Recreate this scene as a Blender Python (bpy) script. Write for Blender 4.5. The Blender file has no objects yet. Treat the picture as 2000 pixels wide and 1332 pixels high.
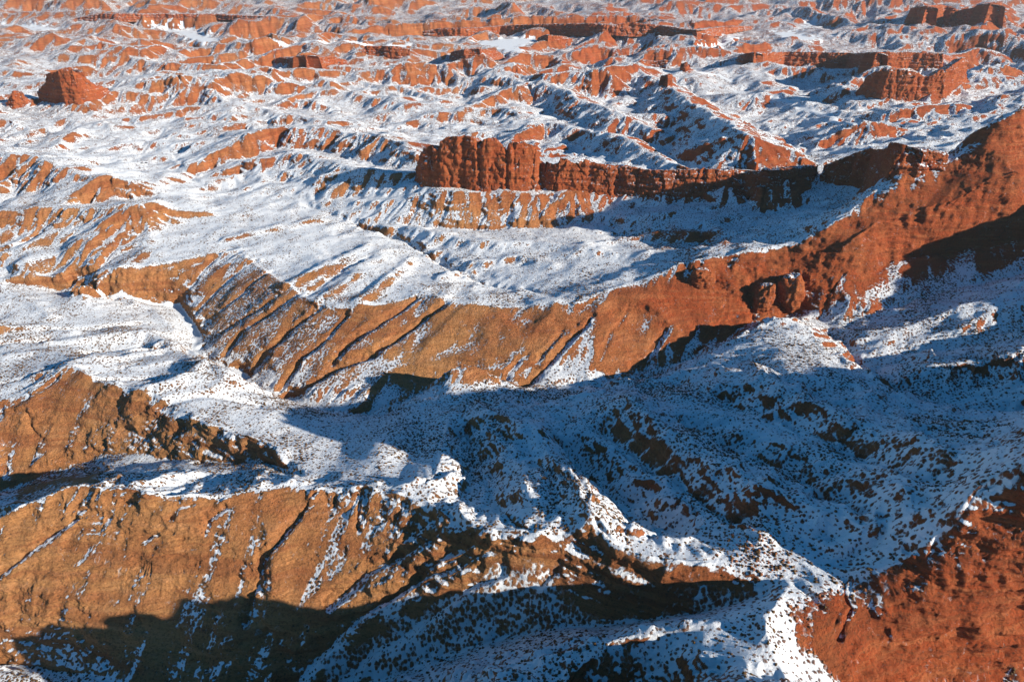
import bpy, math, sys, time
import numpy as np
T0 = time.time()
SC = bpy.context.scene

# ------------------------------------------------------------------ camera
CAM_H, FPX = 420.0, 1333.0
PITCH = math.atan(816.0 / 1333.0)
cam_d = bpy.data.cameras.new('camera'); cam = bpy.data.objects.new('camera', cam_d)
SC.collection.objects.link(cam); SC.camera = cam
cam.location = (0, 0, CAM_H); cam.rotation_euler = (math.pi / 2 - PITCH, 0, 0)
cam_d.sensor_width = 36.0; cam_d.lens = 36.0 * FPX / 2000.0
cam_d.clip_start = 1.0; cam_d.clip_end = 60000.0

# ------------------------------------------------------------------ light
SUN_EL, SUN_AZ = math.radians(21.5), math.radians(64.0)      # azimuth: from straight behind the camera round to the right
sdir = (math.sin(SUN_AZ) * math.cos(SUN_EL), -math.cos(SUN_AZ) * math.cos(SUN_EL), math.sin(SUN_EL))   # towards the sun
sun_d = bpy.data.lights.new('sun', 'SUN'); sun = bpy.data.objects.new('sun', sun_d)
SC.collection.objects.link(sun)
sun_d.energy = 5.0; sun_d.angle = math.radians(0.5); sun_d.color = (1.0, 0.92, 0.80)
from mathutils import Vector
sun.rotation_euler = Vector(sdir).to_track_quat('Z', 'Y').to_euler()
sun.location = (600, -300, 900)
W = bpy.data.worlds.new('World'); SC.world = W; W.use_nodes = True
wn = W.node_tree; wn.nodes.clear()
sky = wn.nodes.new('ShaderNodeTexSky'); sky.sky_type = 'NISHITA'; sky.sun_disc = False
sky.sun_elevation = SUN_EL; sky.sun_rotation = math.atan2(sdir[0], sdir[1])
sky.altitude = 3000; sky.air_density = 0.85; sky.dust_density = 0.0; sky.ozone_density = 3.0
bg = wn.nodes.new('ShaderNodeBackground'); bg.inputs[1].default_value = 0.078
wo = wn.nodes.new('ShaderNodeOutputWorld')
hs = wn.nodes.new('ShaderNodeHueSaturation'); hs.inputs['Saturation'].default_value = 1.3; hs.inputs['Hue'].default_value = 0.489
wn.links.new(sky.outputs[0], hs.inputs['Color']); wn.links.new(hs.outputs[0], bg.inputs[0]); wn.links.new(bg.outputs[0], wo.inputs[0])
SC.view_settings.view_transform = 'Standard'; SC.view_settings.look = 'None'
SC.view_settings.gamma = 1.0; SC.view_settings.exposure = 0.72; SC.view_settings.use_curve_mapping = False
SC.cycles.max_bounces = 4; SC.cycles.diffuse_bounces = 1; SC.cycles.glossy_bounces = 1
SC.cycles.use_adaptive_sampling = True

# ------------------------------------------------------------------ noise
def _h(ix, iy, iz=0, s=0):
    h = (ix.astype(np.int64) * 374761393 + iy.astype(np.int64) * 668265263 + (iz.astype(np.int64) if hasattr(iz, 'astype') else iz) * 2147483647 + s * 1274126177) & 0xffffffff
    h = ((h ^ (h >> 13)) * 1274126177) & 0xffffffff
    h = ((h ^ (h >> 16)) * 2246822519) & 0xffffffff
    return (h ^ (h >> 15)) & 0xffffffff
_GA = np.arange(256) * (2 * np.pi / 256)
_GC, _GS = np.cos(_GA).astype(np.float32), np.sin(_GA).astype(np.float32)
def _w(f): return f * f * f * (f * (f * 6 - 15) + 10)
def perlin(x, y, s=0):
    x = np.asarray(x); y = np.asarray(y)
    ix = np.floor(x); iy = np.floor(y); fx = (x - ix).astype(np.float32); fy = (y - iy).astype(np.float32)
    ix = ix.astype(np.int64); iy = iy.astype(np.int64)
    def g(a, b):
        k = (_h(ix + a, iy + b, 0, s) >> 7) & 255
        return _GC[k] * (fx - a) + _GS[k] * (fy - b)
    u = _w(fx); v = _w(fy)
    a = g(0, 0); a += (g(1, 0) - a) * u
    b = g(0, 1); b += (g(1, 1) - b) * u
    return (a + (b - a) * v) * 1.5
def vnoise3(x, y, z, s=0):
    ix = np.floor(x); iy = np.floor(y); iz = np.floor(z)
    u = _w((x - ix).astype(np.float32)); v = _w((y - iy).astype(np.float32)); w = _w((z - iz).astype(np.float32))
    ix = ix.astype(np.int64); iy = iy.astype(np.int64); iz = iz.astype(np.int64)
    def g(a, b, c): return (_h(ix + a, iy + b, iz + c, s) & 0xffff).astype(np.float32) / 32767.5 - 1
    r = []
    for c in (0, 1):
        a = g(0, 0, c); a += (g(1, 0, c) - a) * u
        b = g(0, 1, c); b += (g(1, 1, c) - b) * u
        r.append(a + (b - a) * v)
    return r[0] + (r[1] - r[0]) * w
def fbm(x, y, o=4, s=0, gain=0.5):
    r = 0; a = 1.0
    for k in range(o):
        r = r + a * perlin(x * 2 ** k + 17.3 * k, y * 2 ** k - 9.1 * k, s + k); a *= gain
    return r
def sstep(a, b, x):
    t = np.clip((x - a) / (b - a), 0, 1); return t * t * (3 - 2 * t)

# ------------------------------------------------------------------ the survey grid: t = X/(Y+C), v = ln(Y+C)
C0 = 200.0
D = 0.0026
TMIN, TMAX, VMIN, VMAX = -1.36, 1.55, math.log(225.0), math.log(10500.0)
NT = int((TMAX - TMIN) / D) + 1; NV = int((VMAX - VMIN) / D) + 1
cp, sp = math.cos(PITCH), math.sin(PITCH)
def ray(px, py):
    a = (px - 1000.0) / FPX; b = (666.0 - py) / FPX
    return np.array([a, cp + b * sp, -sp + b * cp])
def unproj(px, py, z):
    d = ray(px, py); k = (z - CAM_H) / d[2]
    return d[0] * k, d[1] * k
def project(X, Y, Z):
    dz = Z - CAM_H; dep = Y * cp - dz * sp; up = Y * sp + dz * cp
    return 1000 + FPX * X / dep, 666 - FPX * up / dep
def to_tv(X, Y):
    r = np.maximum(np.asarray(Y) + C0, 226.0)
    return X / r, np.log(r)

# surveyed lines: (image bearing x, y and height in metres) of crests, gully floors and cliff feet
LINES = {
 # front ridge
 'front_crest': [(-150,1130,18),(0,1020,35),(80,975,42),(150,948,50),(230,955,52),(330,972,52),(440,972,50),(560,945,55),(640,952,58),(720,952,62),(800,975,68),(870,1000,74),(930,1030,80),(1000,1042,84),(1090,1045,88),(1160,1030,93),(1200,1070,92),(1270,1095,92),(1400,1112,94),(1540,1132,98),(1650,1125,106),(1760,1092,120),(1820,1050,134),(1900,1005,150),(1885,975,154),(1950,935,166),(2000,908,176)],
 'front_foot': [(-200,1330,-60),(30,1300,-42),(250,1332,-28),(350,1400,-40),(600,1450,-40)],
 'corner_hill': [(-200,1300,-30),(-60,1290,-30),(40,1330,-32),(60,1400,-35)],
 'front_trough': [(1500,1165,90),(1350,1200,66),(1150,1222,40),(980,1245,20),(850,1290,2),(720,1332,-12),(500,1450,-36)],
 'near_crest': [(1508,1185,104),(1400,1222,99),(1270,1236,92),(1100,1270,76),(960,1318,60),(800,1420,36),(600,1600,-5)],
 'near_foot': [(1300,1420,66),(1000,1600,26)],
 'spur_crest': [(1548,1138,99),(1515,1175,106),(1495,1235,110),(1530,1290,107),(1620,1345,99),(1750,1450,80)],
 'red_foot': [(1700,1420,52),(1850,1480,40)],
 'red_low': [(1700,1345,72),(1800,1335,66),(1990,1300,66),(2120,1260,60)],
 # valley behind it and second ridge
 'valley_one': [(600,925,38),(540,912,18),(450,905,4),(350,897,-9),(280,892,-20),(200,893,-32),(100,922,-48),(0,962,-58),(-150,1010,-68)],
 'second_crest': [(-250,850,-22),(-60,800,-12),(0,788,-6),(60,768,2),(140,713,12),(180,738,14),(280,770,17),(360,797,20),(400,825,24),(470,850,28),(530,868,33),(575,900,38),(600,925,41)],
 # river gully behind the second ridge
 'gully_one': [(-80,470,-22),(45,440,-20),(100,520,-40),(90,560,-44),(150,585,-46),(240,590,-49),(345,598,-52),(385,650,-56),(375,690,-56),(430,715,-54),(475,742,-50),(548,775,-44),(620,800,-40),(690,812,-36),(760,803,-30),(830,778,-24),(880,745,-18),(940,748,-12),(1040,757,-8),(1165,757,-2),(1300,720,6),(1390,685,14),(1450,640,22),(1500,628,27),(1560,612,32),(1605,630,37),(1650,680,41),(1680,722,46),(1760,770,54),(1880,800,64),(1990,815,74),(2200,850,92)],
 'hump_a': [(100,672,-30),(200,655,-25),(235,640,-23),(290,650,-25),(340,672,-32)],
 'hump_b': [(150,702,0),(240,697,18),(330,678,21),(380,695,12),(430,720,-20)],
 'hump_c': [(270,770,15),(330,745,25),(400,712,23),(440,728,17),(490,750,3),(540,775,-30)],
 'hump_b_back': [(180,690,-10),(240,684,-14),(325,664,-16),(380,682,-24)],
 'hump_c_back': [(290,740,-4),(335,726,-8),(395,697,-14)],
 'dip_ab': [(110,690,-14),(180,690,-28),(270,682,-31),(350,700,-24)],
 'dip_bc': [(190,735,8),(270,735,-13),(350,728,-6)],
 'hump_d': [(470,850,28),(520,800,15),(560,790,0)],
 'knoll': [(790,800,-14),(850,755,8),(885,722,22),(930,718,24),(975,740,14),(1030,768,12),(1110,775,14)],
 # shaded bowl: spurs and dips on the back of the front ridge
 'bowl_spur_a': [(830,955,67),(852,905,60),(866,865,49),(874,828,36),(850,803,20),(815,795,0)],
 'bowl_spur_b': [(745,900,50),(762,855,44),(782,828,28),(795,818,10)],
 'bowl_dip_a': [(790,930,48),(800,880,25),(815,830,12)],
 'bowl_dip_z': [(640,930,44),(680,870,22),(715,830,4)],
 'bowl_spur_c': [(1160,1030,93),(1110,950,90),(1065,880,74),(1010,835,58),(940,815,46),(900,800,16)],
 'bowl_dip_b': [(1000,1025,72),(950,950,40),(925,890,25),(905,830,20)],
 'bowl_spur_d': [(1620,1000,92),(1500,965,96),(1400,905,87),(1310,850,74),(1225,785,60),(1160,775,32)],
 'bowl_dip_d': [(1330,1060,78),(1230,980,54),(1150,900,40),(1090,840,27),(1060,800,24)],
 'bowl_spur_e': [(1850,930,136),(1700,880,104),(1560,820,82),(1440,760,62),(1350,725,40)],
 'bowl_dip_e': [(1700,950,102),(1550,890,74),(1420,820,53),(1300,765,27),(1220,745,16)],
 'divide': [(1400,690,34),(1460,650,48),(1520,622,58),(1575,642,56),(1615,690,58),(1680,718,64),(1745,775,74),(1850,808,92),(1930,850,118),(1985,885,158)],
 # great ridge
 'great_crest': [(150,560,-18),(210,530,-8),(280,517,-2),(380,505,0),(440,480,4),(510,518,7),(560,558,9),(620,595,12),(680,605,14),(760,592,18),(830,572,24),(870,588,25),(980,598,29),(1040,590,35),(1130,590,42),(1220,553,55),(1330,517,70),(1480,492,88),(1560,470,99),(1640,437,118),(1690,387,140),(1720,347,157),(1790,332,169),(1860,312,180),(1885,272,200),(1930,247,216),(2000,208,238)],
 'great_mid': [(1640,487,100),(1720,430,127),(1790,415,133),(1860,400,145),(1930,360,166),(2000,330,184)],
 'great_foot': [(1560,560,58),(1640,535,74),(1700,540,70),(1740,512,80),(1850,495,86),(2000,470,102),(2200,430,125)],
 'talus_gully': [(1612,650,38),(1740,600,54),(1900,560,70),(2050,530,82)],
 'talus_spur': [(1640,668,45),(1750,640,62),(1880,590,82),(2030,560,96)],
 'basin_gully': [(1665,705,47),(1800,690,56),(1900,672,66),(2050,640,82)],
 'basin_spur': [(1720,745,58),(1850,712,76),(2000,690,94),(2200,650,105)],
 # snow plain and its washes
 'gully_two': [(1112,574,34),(1040,566,20),(950,555,11),(870,518,7),(790,467,3),(700,441,1),(640,425,-1),(600,402,-2),(480,385,-5),(390,370,-7),(365,338,-6),(320,290,-2),(190,245,4),(120,235,8)],
 'rise_two': [(1420,470,78),(1340,500,64),(1240,520,44),(1140,495,34),(1050,480,26),(930,478,20),(800,448,9)],
 'gully_three': [(660,408,4),(720,432,6),(850,442,10),(960,447,14),(1100,442,20),(1190,436,26),(1280,480,38),(1380,475,50)],
 'rise_three': [(1180,435,30),(1265,418,48),(1370,428,56),(1450,420,60)],
 'plain_west': [(300,395,8),(285,450,2),(275,510,-2)],
 'plain_mid': [(560,560,11),(480,500,8),(420,430,3)],
 'plain_swell': [(640,590,14),(700,520,19),(760,480,11)],
 # butte ridge
 'butte_foot': [(620,385,6),(700,366,18),(780,350,34),(812,363,46),(870,374,50),(950,379,51),(1060,379,51),(1160,378,52),(1290,381,55),(1400,380,58),(1480,376,64),(1545,364,72),(1700,420,92)],
 'butte_back': [(790,334,40),(830,324,50),(950,320,60),(1060,322,66),(1150,320,76),(1290,334,80),(1400,332,84),(1550,330,90),(1640,310,100),(1700,290,112),(1790,300,116),(1860,300,126)],
 'butte_north': [(900,240,15),(1040,270,20),(1180,300,28),(1300,312,36),(1420,300,45),(1600,295,60),(1720,262,70),(1850,230,85),(2000,190,110)],
 'shade_gully': [(1440,470,68),(1500,420,62),(1600,400,72),(1690,370,95)],
 # far edge and surroundings
 'mid_west': [(-300,330,5),(0,350,5)],
 'back_a': [(-300,200,20),(400,230,10),(900,215,10),(1400,240,20),(2000,170,60),(2400,180,110)],
 'back_b': [(-300,90,40),(400,80,30),(1000,85,25),(1600,90,30),(2300,100,70)],
 'back_c': [(-300,10,70),(500,0,60),(1000,0,60),(2300,0,90)],
}
# unseen ground beyond the view, in metres; peaks shaped to cast shade into it
OUTSIDE = {
 'front_peak': [(281,280,180),(292,266,226),(308,256,250),(350,262,256),(420,300,242),(510,365,205),(560,402,180),(620,430,145),(800,450,135)],  # rise out of view, heights set so the bowl falls into shade
 'front_peak_foot': [(272,246,112),(290,240,84),(312,228,60),(355,215,45),(450,240,45),(600,300,60)],
 'great_crest_out': [(610,845,236),(700,850,228),(900,900,222),(1200,950,222)],
 'great_back': [(470,890,104),(560,900,132),(620,935,148),(700,945,152),(850,975,150),(1100,1050,140)],
 'wall_shade_spur': [(740,800,205),(700,720,184),(690,660,186),(700,600,176)],  # added out of view to shade the foot of the great wall
 'peak_north': [(345,335,160),(400,375,150),(470,420,150)],
 'peak_back': [(420,420,112),(560,470,115),(750,520,130)],
 'south_shade_massif': [(-125,193,86),(-60,190,98),(60,174,130),(130,163,150),(180,110,150),(230,50,150)],  # added below the view to shadow the lower front face
 'red_foot_out': [(240,150,45),(330,120,30),(450,80,30)],
}
def solve_base():
    pts = []
    for nm, L in list(LINES.items()) + list(OUTSIDE.items()):
        P = [unproj(x, y, z) + (z,) for x, y, z in L] if nm in LINES else L
        for a, b in zip(P[:-1], P[1:]):
            ta, va = to_tv(a[0], a[1]); tb, vb = to_tv(b[0], b[1])
            n = max(2, int(math.hypot(tb - ta, vb - va) / D * 2.2))
            f = np.linspace(0, 1, n)
            pts.append(np.stack([ta + (tb - ta) * f, va + (vb - va) * f, a[2] + (b[2] - a[2]) * f], 1))
    pts = np.concatenate(pts)
    lev = 6; h = None
    for L in range(lev, -1, -1):
        k = 2 ** L
        nt = (NT - 1) // k + 2; nv = (NV - 1) // k + 2
        i = np.rint((pts[:, 0] - TMIN) / (D * k)).astype(int); j = np.rint((pts[:, 1] - VMIN) / (D * k)).astype(int)
        ok = (i >= 0) & (i < nt) & (j >= 0) & (j < nv)
        S = np.zeros((nv, nt)); N = np.zeros((nv, nt))
        np.add.at(S, (j[ok], i[ok]), pts[ok, 2]); np.add.at(N, (j[ok], i[ok]), 1)
        m = N > 0; c = np.where(m, S / np.maximum(N, 1), 0)
        if h is None: h = np.full((nv, nt), 20.0)
        else:
            jj = np.linspace(0, h.shape[0] - 1, nv) if False else np.minimum(np.arange(nv) / 2.0, h.shape[0] - 1.001)
            ii = np.minimum(np.arange(nt) / 2.0, h.shape[1] - 1.001)
            j0 = jj.astype(int); i0 = ii.astype(int); fj = (jj - j0)[:, None]; fi = (ii - i0)[None]
            h = (h[j0][:, i0] * (1 - fj) * (1 - fi) + h[j0 + 1][:, i0] * fj * (1 - fi) + h[j0][:, i0 + 1] * (1 - fj) * fi + h[j0 + 1][:, i0 + 1] * fj * fi)
        h[m] = c[m]
        for it in range(500 if L >= 3 else (120 if L else 40)):
            p = np.pad(h, 1, mode='edge')
            g = 0.25 * (p[2:, 1:-1] + p[:-2, 1:-1] + p[1:-1, 2:] + p[1:-1, :-2])
            g[m] = c[m]; h = g
    return h[:NV, :NT].copy()
def blur(a, n=1):
    for _ in range(n):
        p = np.pad(a, 1, mode='edge'); a = 0.25 * (p[:-2, 1:-1] + 2 * a + p[2:, 1:-1])
        p = np.pad(a, 1, mode='edge'); a = 0.25 * (p[1:-1, :-2] + 2 * a + p[1:-1, 2:])
    return a
BASE = solve_base()
print('base', time.time() - T0)
TT = TMIN + D * np.arange(NT); VV = VMIN + D * np.arange(NV)
RR = np.exp(VV)
GX = TT[None] * RR[:, None]; GY = np.broadcast_to((RR - C0)[:, None], GX.shape)
def samp(F, X, Y):
    t, v = to_tv(X, Y)
    a = np.clip((t - TMIN) / D, 0, NT - 1.001); b = np.clip((v - VMIN) / D, 0, NV - 1.001)
    i = a.astype(int); j = b.astype(int); a = a - i; b = b - j
    return F[j, i] * (1 - a) * (1 - b) + F[j, i + 1] * a * (1 - b) + F[j + 1, i] * (1 - a) * b + F[j + 1, i + 1] * a * b
_KS = np.geomspace(150, 12000, 5000)
def hit(F, px, py, up=0.0, ymin=0.0):
    """where the line of sight through (px, py) meets the surface F raised by up"""
    d = ray(px, py); d = d / math.hypot(d[0], d[1])
    X = d[0] * _KS; Y = d[1] * _KS; Z = CAM_H + d[2] * _KS
    g = np.where(Y < ymin, 1.0, Z - samp(F, X, Y) - up)
    k = np.argmax(g < 0)
    if k == 0: k = len(_KS) - 1 if g[-1] > 0 else 1
    f = g[k - 1] / (g[k - 1] - g[k] + 1e-9); f = min(max(f, 0), 1)
    q = _KS[k - 1] + (_KS[k] - _KS[k - 1]) * f
    return d[0] * q, d[1] * q, CAM_H + d[2] * q
def seg_dist(P, reach):
    """yields for each piece of a polyline a window of the grid with distance, side (+ = left of travel) and parameter"""
    for k in range(len(P) - 1):
        a = np.array(P[k][:2]); b = np.array(P[k + 1][:2])
        xs = [a[0] - reach, a[0] + reach, b[0] - reach, b[0] + reach]; ys = [a[1] - reach, a[1] + reach, b[1] - reach, b[1] + reach]
        y0, y1 = max(min(ys), 30.0), max(ys)
        j0 = int(max(0, (math.log(y0 + C0) - VMIN) / D - 1)); j1 = int(min(NV, (math.log(y1 + C0) - VMIN) / D + 2))
        ts = [min(xs) / (y0 + C0), min(xs) / (y1 + C0), max(xs) / (y0 + C0), max(xs) / (y1 + C0)]
        i0 = int(max(0, (min(ts) - TMIN) / D - 1)); i1 = int(min(NT, (max(ts) - TMIN) / D + 2))
        if j1 <= j0 or i1 <= i0: continue
        X = GX[j0:j1, i0:i1]; Y = GY[j0:j1, i0:i1]
        d = b - a; L2 = d @ d + 1e-9
        u = ((X - a[0]) * d[0] + (Y - a[1]) * d[1]) / L2
        uc = np.clip(u, 0, 1)
        dx = X - a[0] - uc * d[0]; dy = Y - a[1] - uc * d[1]
        yield (slice(j0, j1), slice(i0, i1)), np.sqrt(dx * dx + dy * dy), np.sign(d[0] * dy - d[1] * dx), uc, k
def fill(poly, F=None):
    P = [hit(HF if F is None else F, x, y) for x, y in poly]
    q = np.array([to_tv(p[0], p[1]) for p in P])
    j0 = int(max(0, (q[:, 1].min() - VMIN) / D - 12)); j1 = int(min(NV, (q[:, 1].max() - VMIN) / D + 12))
    i0 = int(max(0, (q[:, 0].min() - TMIN) / D - 12)); i1 = int(min(NT, (q[:, 0].max() - TMIN) / D + 12))
    T = TT[i0:i1][None]; V = VV[j0:j1][:, None]
    wt = perlin(GX[j0:j1, i0:i1] / 22, GY[j0:j1, i0:i1] / 22, 31) * D * 7; wv = perlin(GX[j0:j1, i0:i1] / 22, GY[j0:j1, i0:i1] / 22, 32) * D * 7
    T = T + wt; V = V + wv
    ins = np.zeros(T.shape, bool)
    for k in range(len(q)):
        x1, y1 = q[k]; x2, y2 = q[(k + 1) % len(q)]
        c = ((y1 > V) != (y2 > V)) & (T < (x2 - x1) * (V - y1) / (y2 - y1 + 1e-12) + x1)
        ins ^= c
    return (slice(j0, j1), slice(i0, i1)), ins
PLAIN_AREA = [(280,390),(300,540),(450,480),(600,590),(700,600),(840,560),(1120,585),(1300,520),(1400,470),(1100,440),(700,340),(430,300),(330,230),(150,240),(100,300),(230,340)]
CALM_AREAS = [(PLAIN_AREA, .35), ([(0,470),(100,480),(150,590),(340,600),(390,690),(560,775),(700,815),(860,800),(900,830),(860,950),(700,945),(590,925),(540,890),(400,820),(280,765),(140,710),(0,770)], .9),
              ([(900,800),(1160,775),(1500,640),(1620,690),(1850,820),(1980,900),(1880,1000),(1540,1125),(1160,1030),(930,1020),(860,950)], -.35)]
QUIET = np.zeros(BASE.shape)
for poly, amt in CALM_AREAS:
    win, ins = fill(poly, BASE); QUIET[win] = np.where(blur(ins * 1.0, 14) > 0.02, blur(ins * amt, 14), QUIET[win]) if amt < 0 else np.maximum(QUIET[win], blur(ins * amt, 14))
HF = BASE.copy()
# soft rolling relief away from the surveyed ground so nothing is a flat facet
far = sstep(1250, 1900, GY)
rough = np.abs(perlin(GX / 340 + 3, GY / 340, 5)); rough2 = np.abs(perlin(GX / 170 + 13, GY / 150, 6)); rough3 = np.abs(perlin(GX / 85 + 3, GY / 75, 7))
fw = perlin(GX / 500, GY / 500, 8)
big_ = np.abs(perlin(GX / 900 + 3 + 0.3 * fw, GY / 520 + 0.3 * fw, 15))
lowl = 0.55 + 0.45 * sstep(-0.25, 0.3, perlin(GX / 700 + 5, GY / 600, 19))
HF += far * lowl * (60 * (0.42 - 1.5 * big_) + 46 * (0.4 - 1.4 * rough) + 28 * (0.5 - 1.5 * rough2) + 12 * (0.5 - 1.5 * rough3) + 18)
warpx = 14 * perlin(GX / 70, GY / 70, 91); warpy = 14 * perlin(GX / 70, GY / 70, 92)
HUM = 0.55 - 1.5 * np.abs(perlin((GX + warpx) / 95, (GY + warpy) / 75, 93)) + 0.4 * (0.5 - 1.5 * np.abs(perlin((GX + warpx) / 42, (GY + warpy) / 36, 94)))
HF += (1 - far) * (5.5 + 11 * sstep(1000, 1350, GY)) * (1 - QUIET) * HUM
# ridges, traced by their crests: (points, height over the ground, front slope, back slope)
RIDGES = [
 ([(-60,288),(0,295),(60,300),(95,318),(150,340),(205,345),(242,352)], 38, .62, .26),
 ([(-60,408),(0,410),(100,405),(200,405),(270,392),(303,392)], 34, .62, .30),
 ([(60,475),(150,470),(235,455),(280,440)], 16, .5, .3),
 ([(100,290),(150,250),(185,262)], 26, .6, .3),
 ([(430,300),(480,262),(560,247),(640,250),(700,258),(760,270),(815,300)], 40, .62, .26),
 ([(480,320),(570,296),(650,315),(720,330),(790,335)], 26, .6, .25),
 ([(200,238),(330,215),(420,205),(500,208),(560,225),(640,235),(700,242)], 26, .5, .3),
 ([(290,188),(390,172),(450,175)], 30, .7, .35),
 ([(400,212),(470,182),(495,172)], 26, .7, .35),
 ([(500,215),(600,178),(650,172),(690,185)], 32, .7, .35),
 ([(540,160),(640,150),(730,165),(800,200)], 26, .7, .35),
 ([(0,200),(60,190),(200,195),(250,190)], 24, .6, .4),
 ([(700,190),(770,165),(830,180),(900,215)], 28, .7, .4),
 ([(900,215),(980,175),(1045,155),(1120,185),(1210,225),(1300,260)], 46, .6, .4),
 ([(1180,170),(1240,133),(1300,165),(1380,215),(1460,265),(1560,315)], 50, .65, .4),
 ([(1000,270),(1060,238),(1140,250),(1230,275),(1330,325)], 36, .6, .4),
 ([(1130,240),(1180,218),(1260,222),(1340,225),(1400,250)], 34, .65, .4),
 ([(870,145),(960,140),(1030,150)], 26, .7, .4),
 ([(1050,140),(1100,126),(1140,140)], 30, .7, .4),
 ([(1360,250),(1400,248),(1440,260),(1500,300)], 34, .7, .4),
 ([(1450,150),(1520,132),(1590,130),(1650,150)], 34, .7, .35),
 ([(1560,190),(1600,170),(1650,185),(1720,215)], 30, .6, .35),
 ([(1600,270),(1690,238),(1760,245)], 40, .6, .4),
 ([(1700,225),(1790,205),(1880,200)], 30, .6, .4),
 ([(1400,100),(1450,105),(1560,100),(1640,104),(1780,100),(1860,112)], 34, 1.6, .3),
 ([(1480,98),(1560,78),(1640,80)], 26, .9, .5),
 ([(1850,110),(1910,92),(1940,105)], 34, .9, .4),
 ([(510,110),(560,90),(620,78),(670,95)], 44, 1.0, .4),
 ([(700,110),(760,85),(800,72),(860,95)], 44, 1.0, .4),
 ([(870,100),(920,72),(950,60),(990,85)], 46, 1.0, .4),
 ([(1045,80),(1080,70),(1150,78)], 26, 1.2, .4),
 ([(620,75),(730,48),(860,42),(1050,32),(1250,30),(1330,45),(1400,38),(1465,40)], 62, 1.2, .35),
 ([(0,25),(180,20),(300,30),(420,28),(600,30)], 50, .9, .35),
 ([(0,75),(90,62),(180,80),(260,95)], 34, .6, .4),
 ([(150,120),(240,110),(300,120),(420,125),(500,110)], 30, .6, .4),
 ([(1480,20),(1560,12),(1640,30),(1700,60)], 50, .8, .4),
 ([(1640,70),(1700,45),(1760,50),(1800,20),(1860,22),(1945,2),(1970,40)], 60, 1.3, .4),
]
for pts, up, sF, sB in RIDGES:
    P = []
    for n, (x, y) in enumerate(pts):
        e = min(n, len(pts) - 1 - n)
        P.append(hit(BASE, x, y, up * (0.55 if e == 0 else 1.0), 1060.0 if x > 1300 else 0.0))
    Q = [P[0]]
    for a, b in zip(P[:-1], P[1:]):                # natural crests wander and saddle
        n = max(2, int(math.hypot(b[0] - a[0], b[1] - a[1]) / 28))
        for f in np.arange(1, n + 1) / n:
            x = a[0] + (b[0] - a[0]) * f; y = a[1] + (b[1] - a[1]) * f; w_ = math.sin(math.pi * f) * 0.6 + 0.4
            Q.append((x + 16 * w_ * float(perlin(x / 70, y / 70, 201)), y + 18 * w_ * float(perlin(x / 70, y / 70, 202)), a[2] + (b[2] - a[2]) * f + 0.2 * up * float(perlin(x / 45, y / 45, 203))))
    P = Q
    reach = up / sB * 1.3
    acc = np.full(HF.shape, -1e9)
    for win, dist, side, u, k in seg_dist(P, reach):
        z = P[k][2] + (P[k + 1][2] - P[k][2]) * u
        wob = perlin(GX[win] / 60, GY[win] / 60, 21)
        s = np.where(side >= 0, sB, sF) * (1 + 0.3 * wob)
        acc[win] = np.maximum(acc[win], z - dist * s * (1 - 0.25 * np.exp(-dist / 12.0)))
    lo = HF
    d = acc - lo
    HF = lo + np.where(d > -8, np.where(d > 8, d, (d + 8) ** 2 / 32.0), 0)
print('ridges', time.time() - T0)
def wide(a, n):
    for ax in (0, 1):
        for _ in range(2):
            p = np.pad(a, [(n + 1, n) if k == ax else (0, 0) for k in (0, 1)], mode='edge'); c = np.cumsum(p, axis=ax)
            a = ((c[2 * n + 1:] - c[:-2 * n - 1]) if ax == 0 else (c[:, 2 * n + 1:] - c[:, :-2 * n - 1])) / (2 * n + 1)
    return a
SOFT = np.zeros(HF.shape)
for poly in ([(560,890),(700,812),(800,800),(900,792),(1160,778),(1400,705),(1600,735),(1800,850),(1700,980),(1500,1030),(1250,1005),(1170,1000),(1060,1020),(960,1000),(880,965),(820,938),(700,930),(600,915)],
             [(180,735),(250,690),(330,680),(450,735),(540,785),(560,850),(470,840),(380,790),(280,755)], [(1400,690),(1500,640),(1600,680),(1700,740),(1600,760)]):
    win, ins = fill(poly, BASE); SOFT[win] = np.maximum(SOFT[win], blur(ins * 0.92, 10))
HF = HF + (wide(HF, 7) - HF) * SOFT
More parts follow.
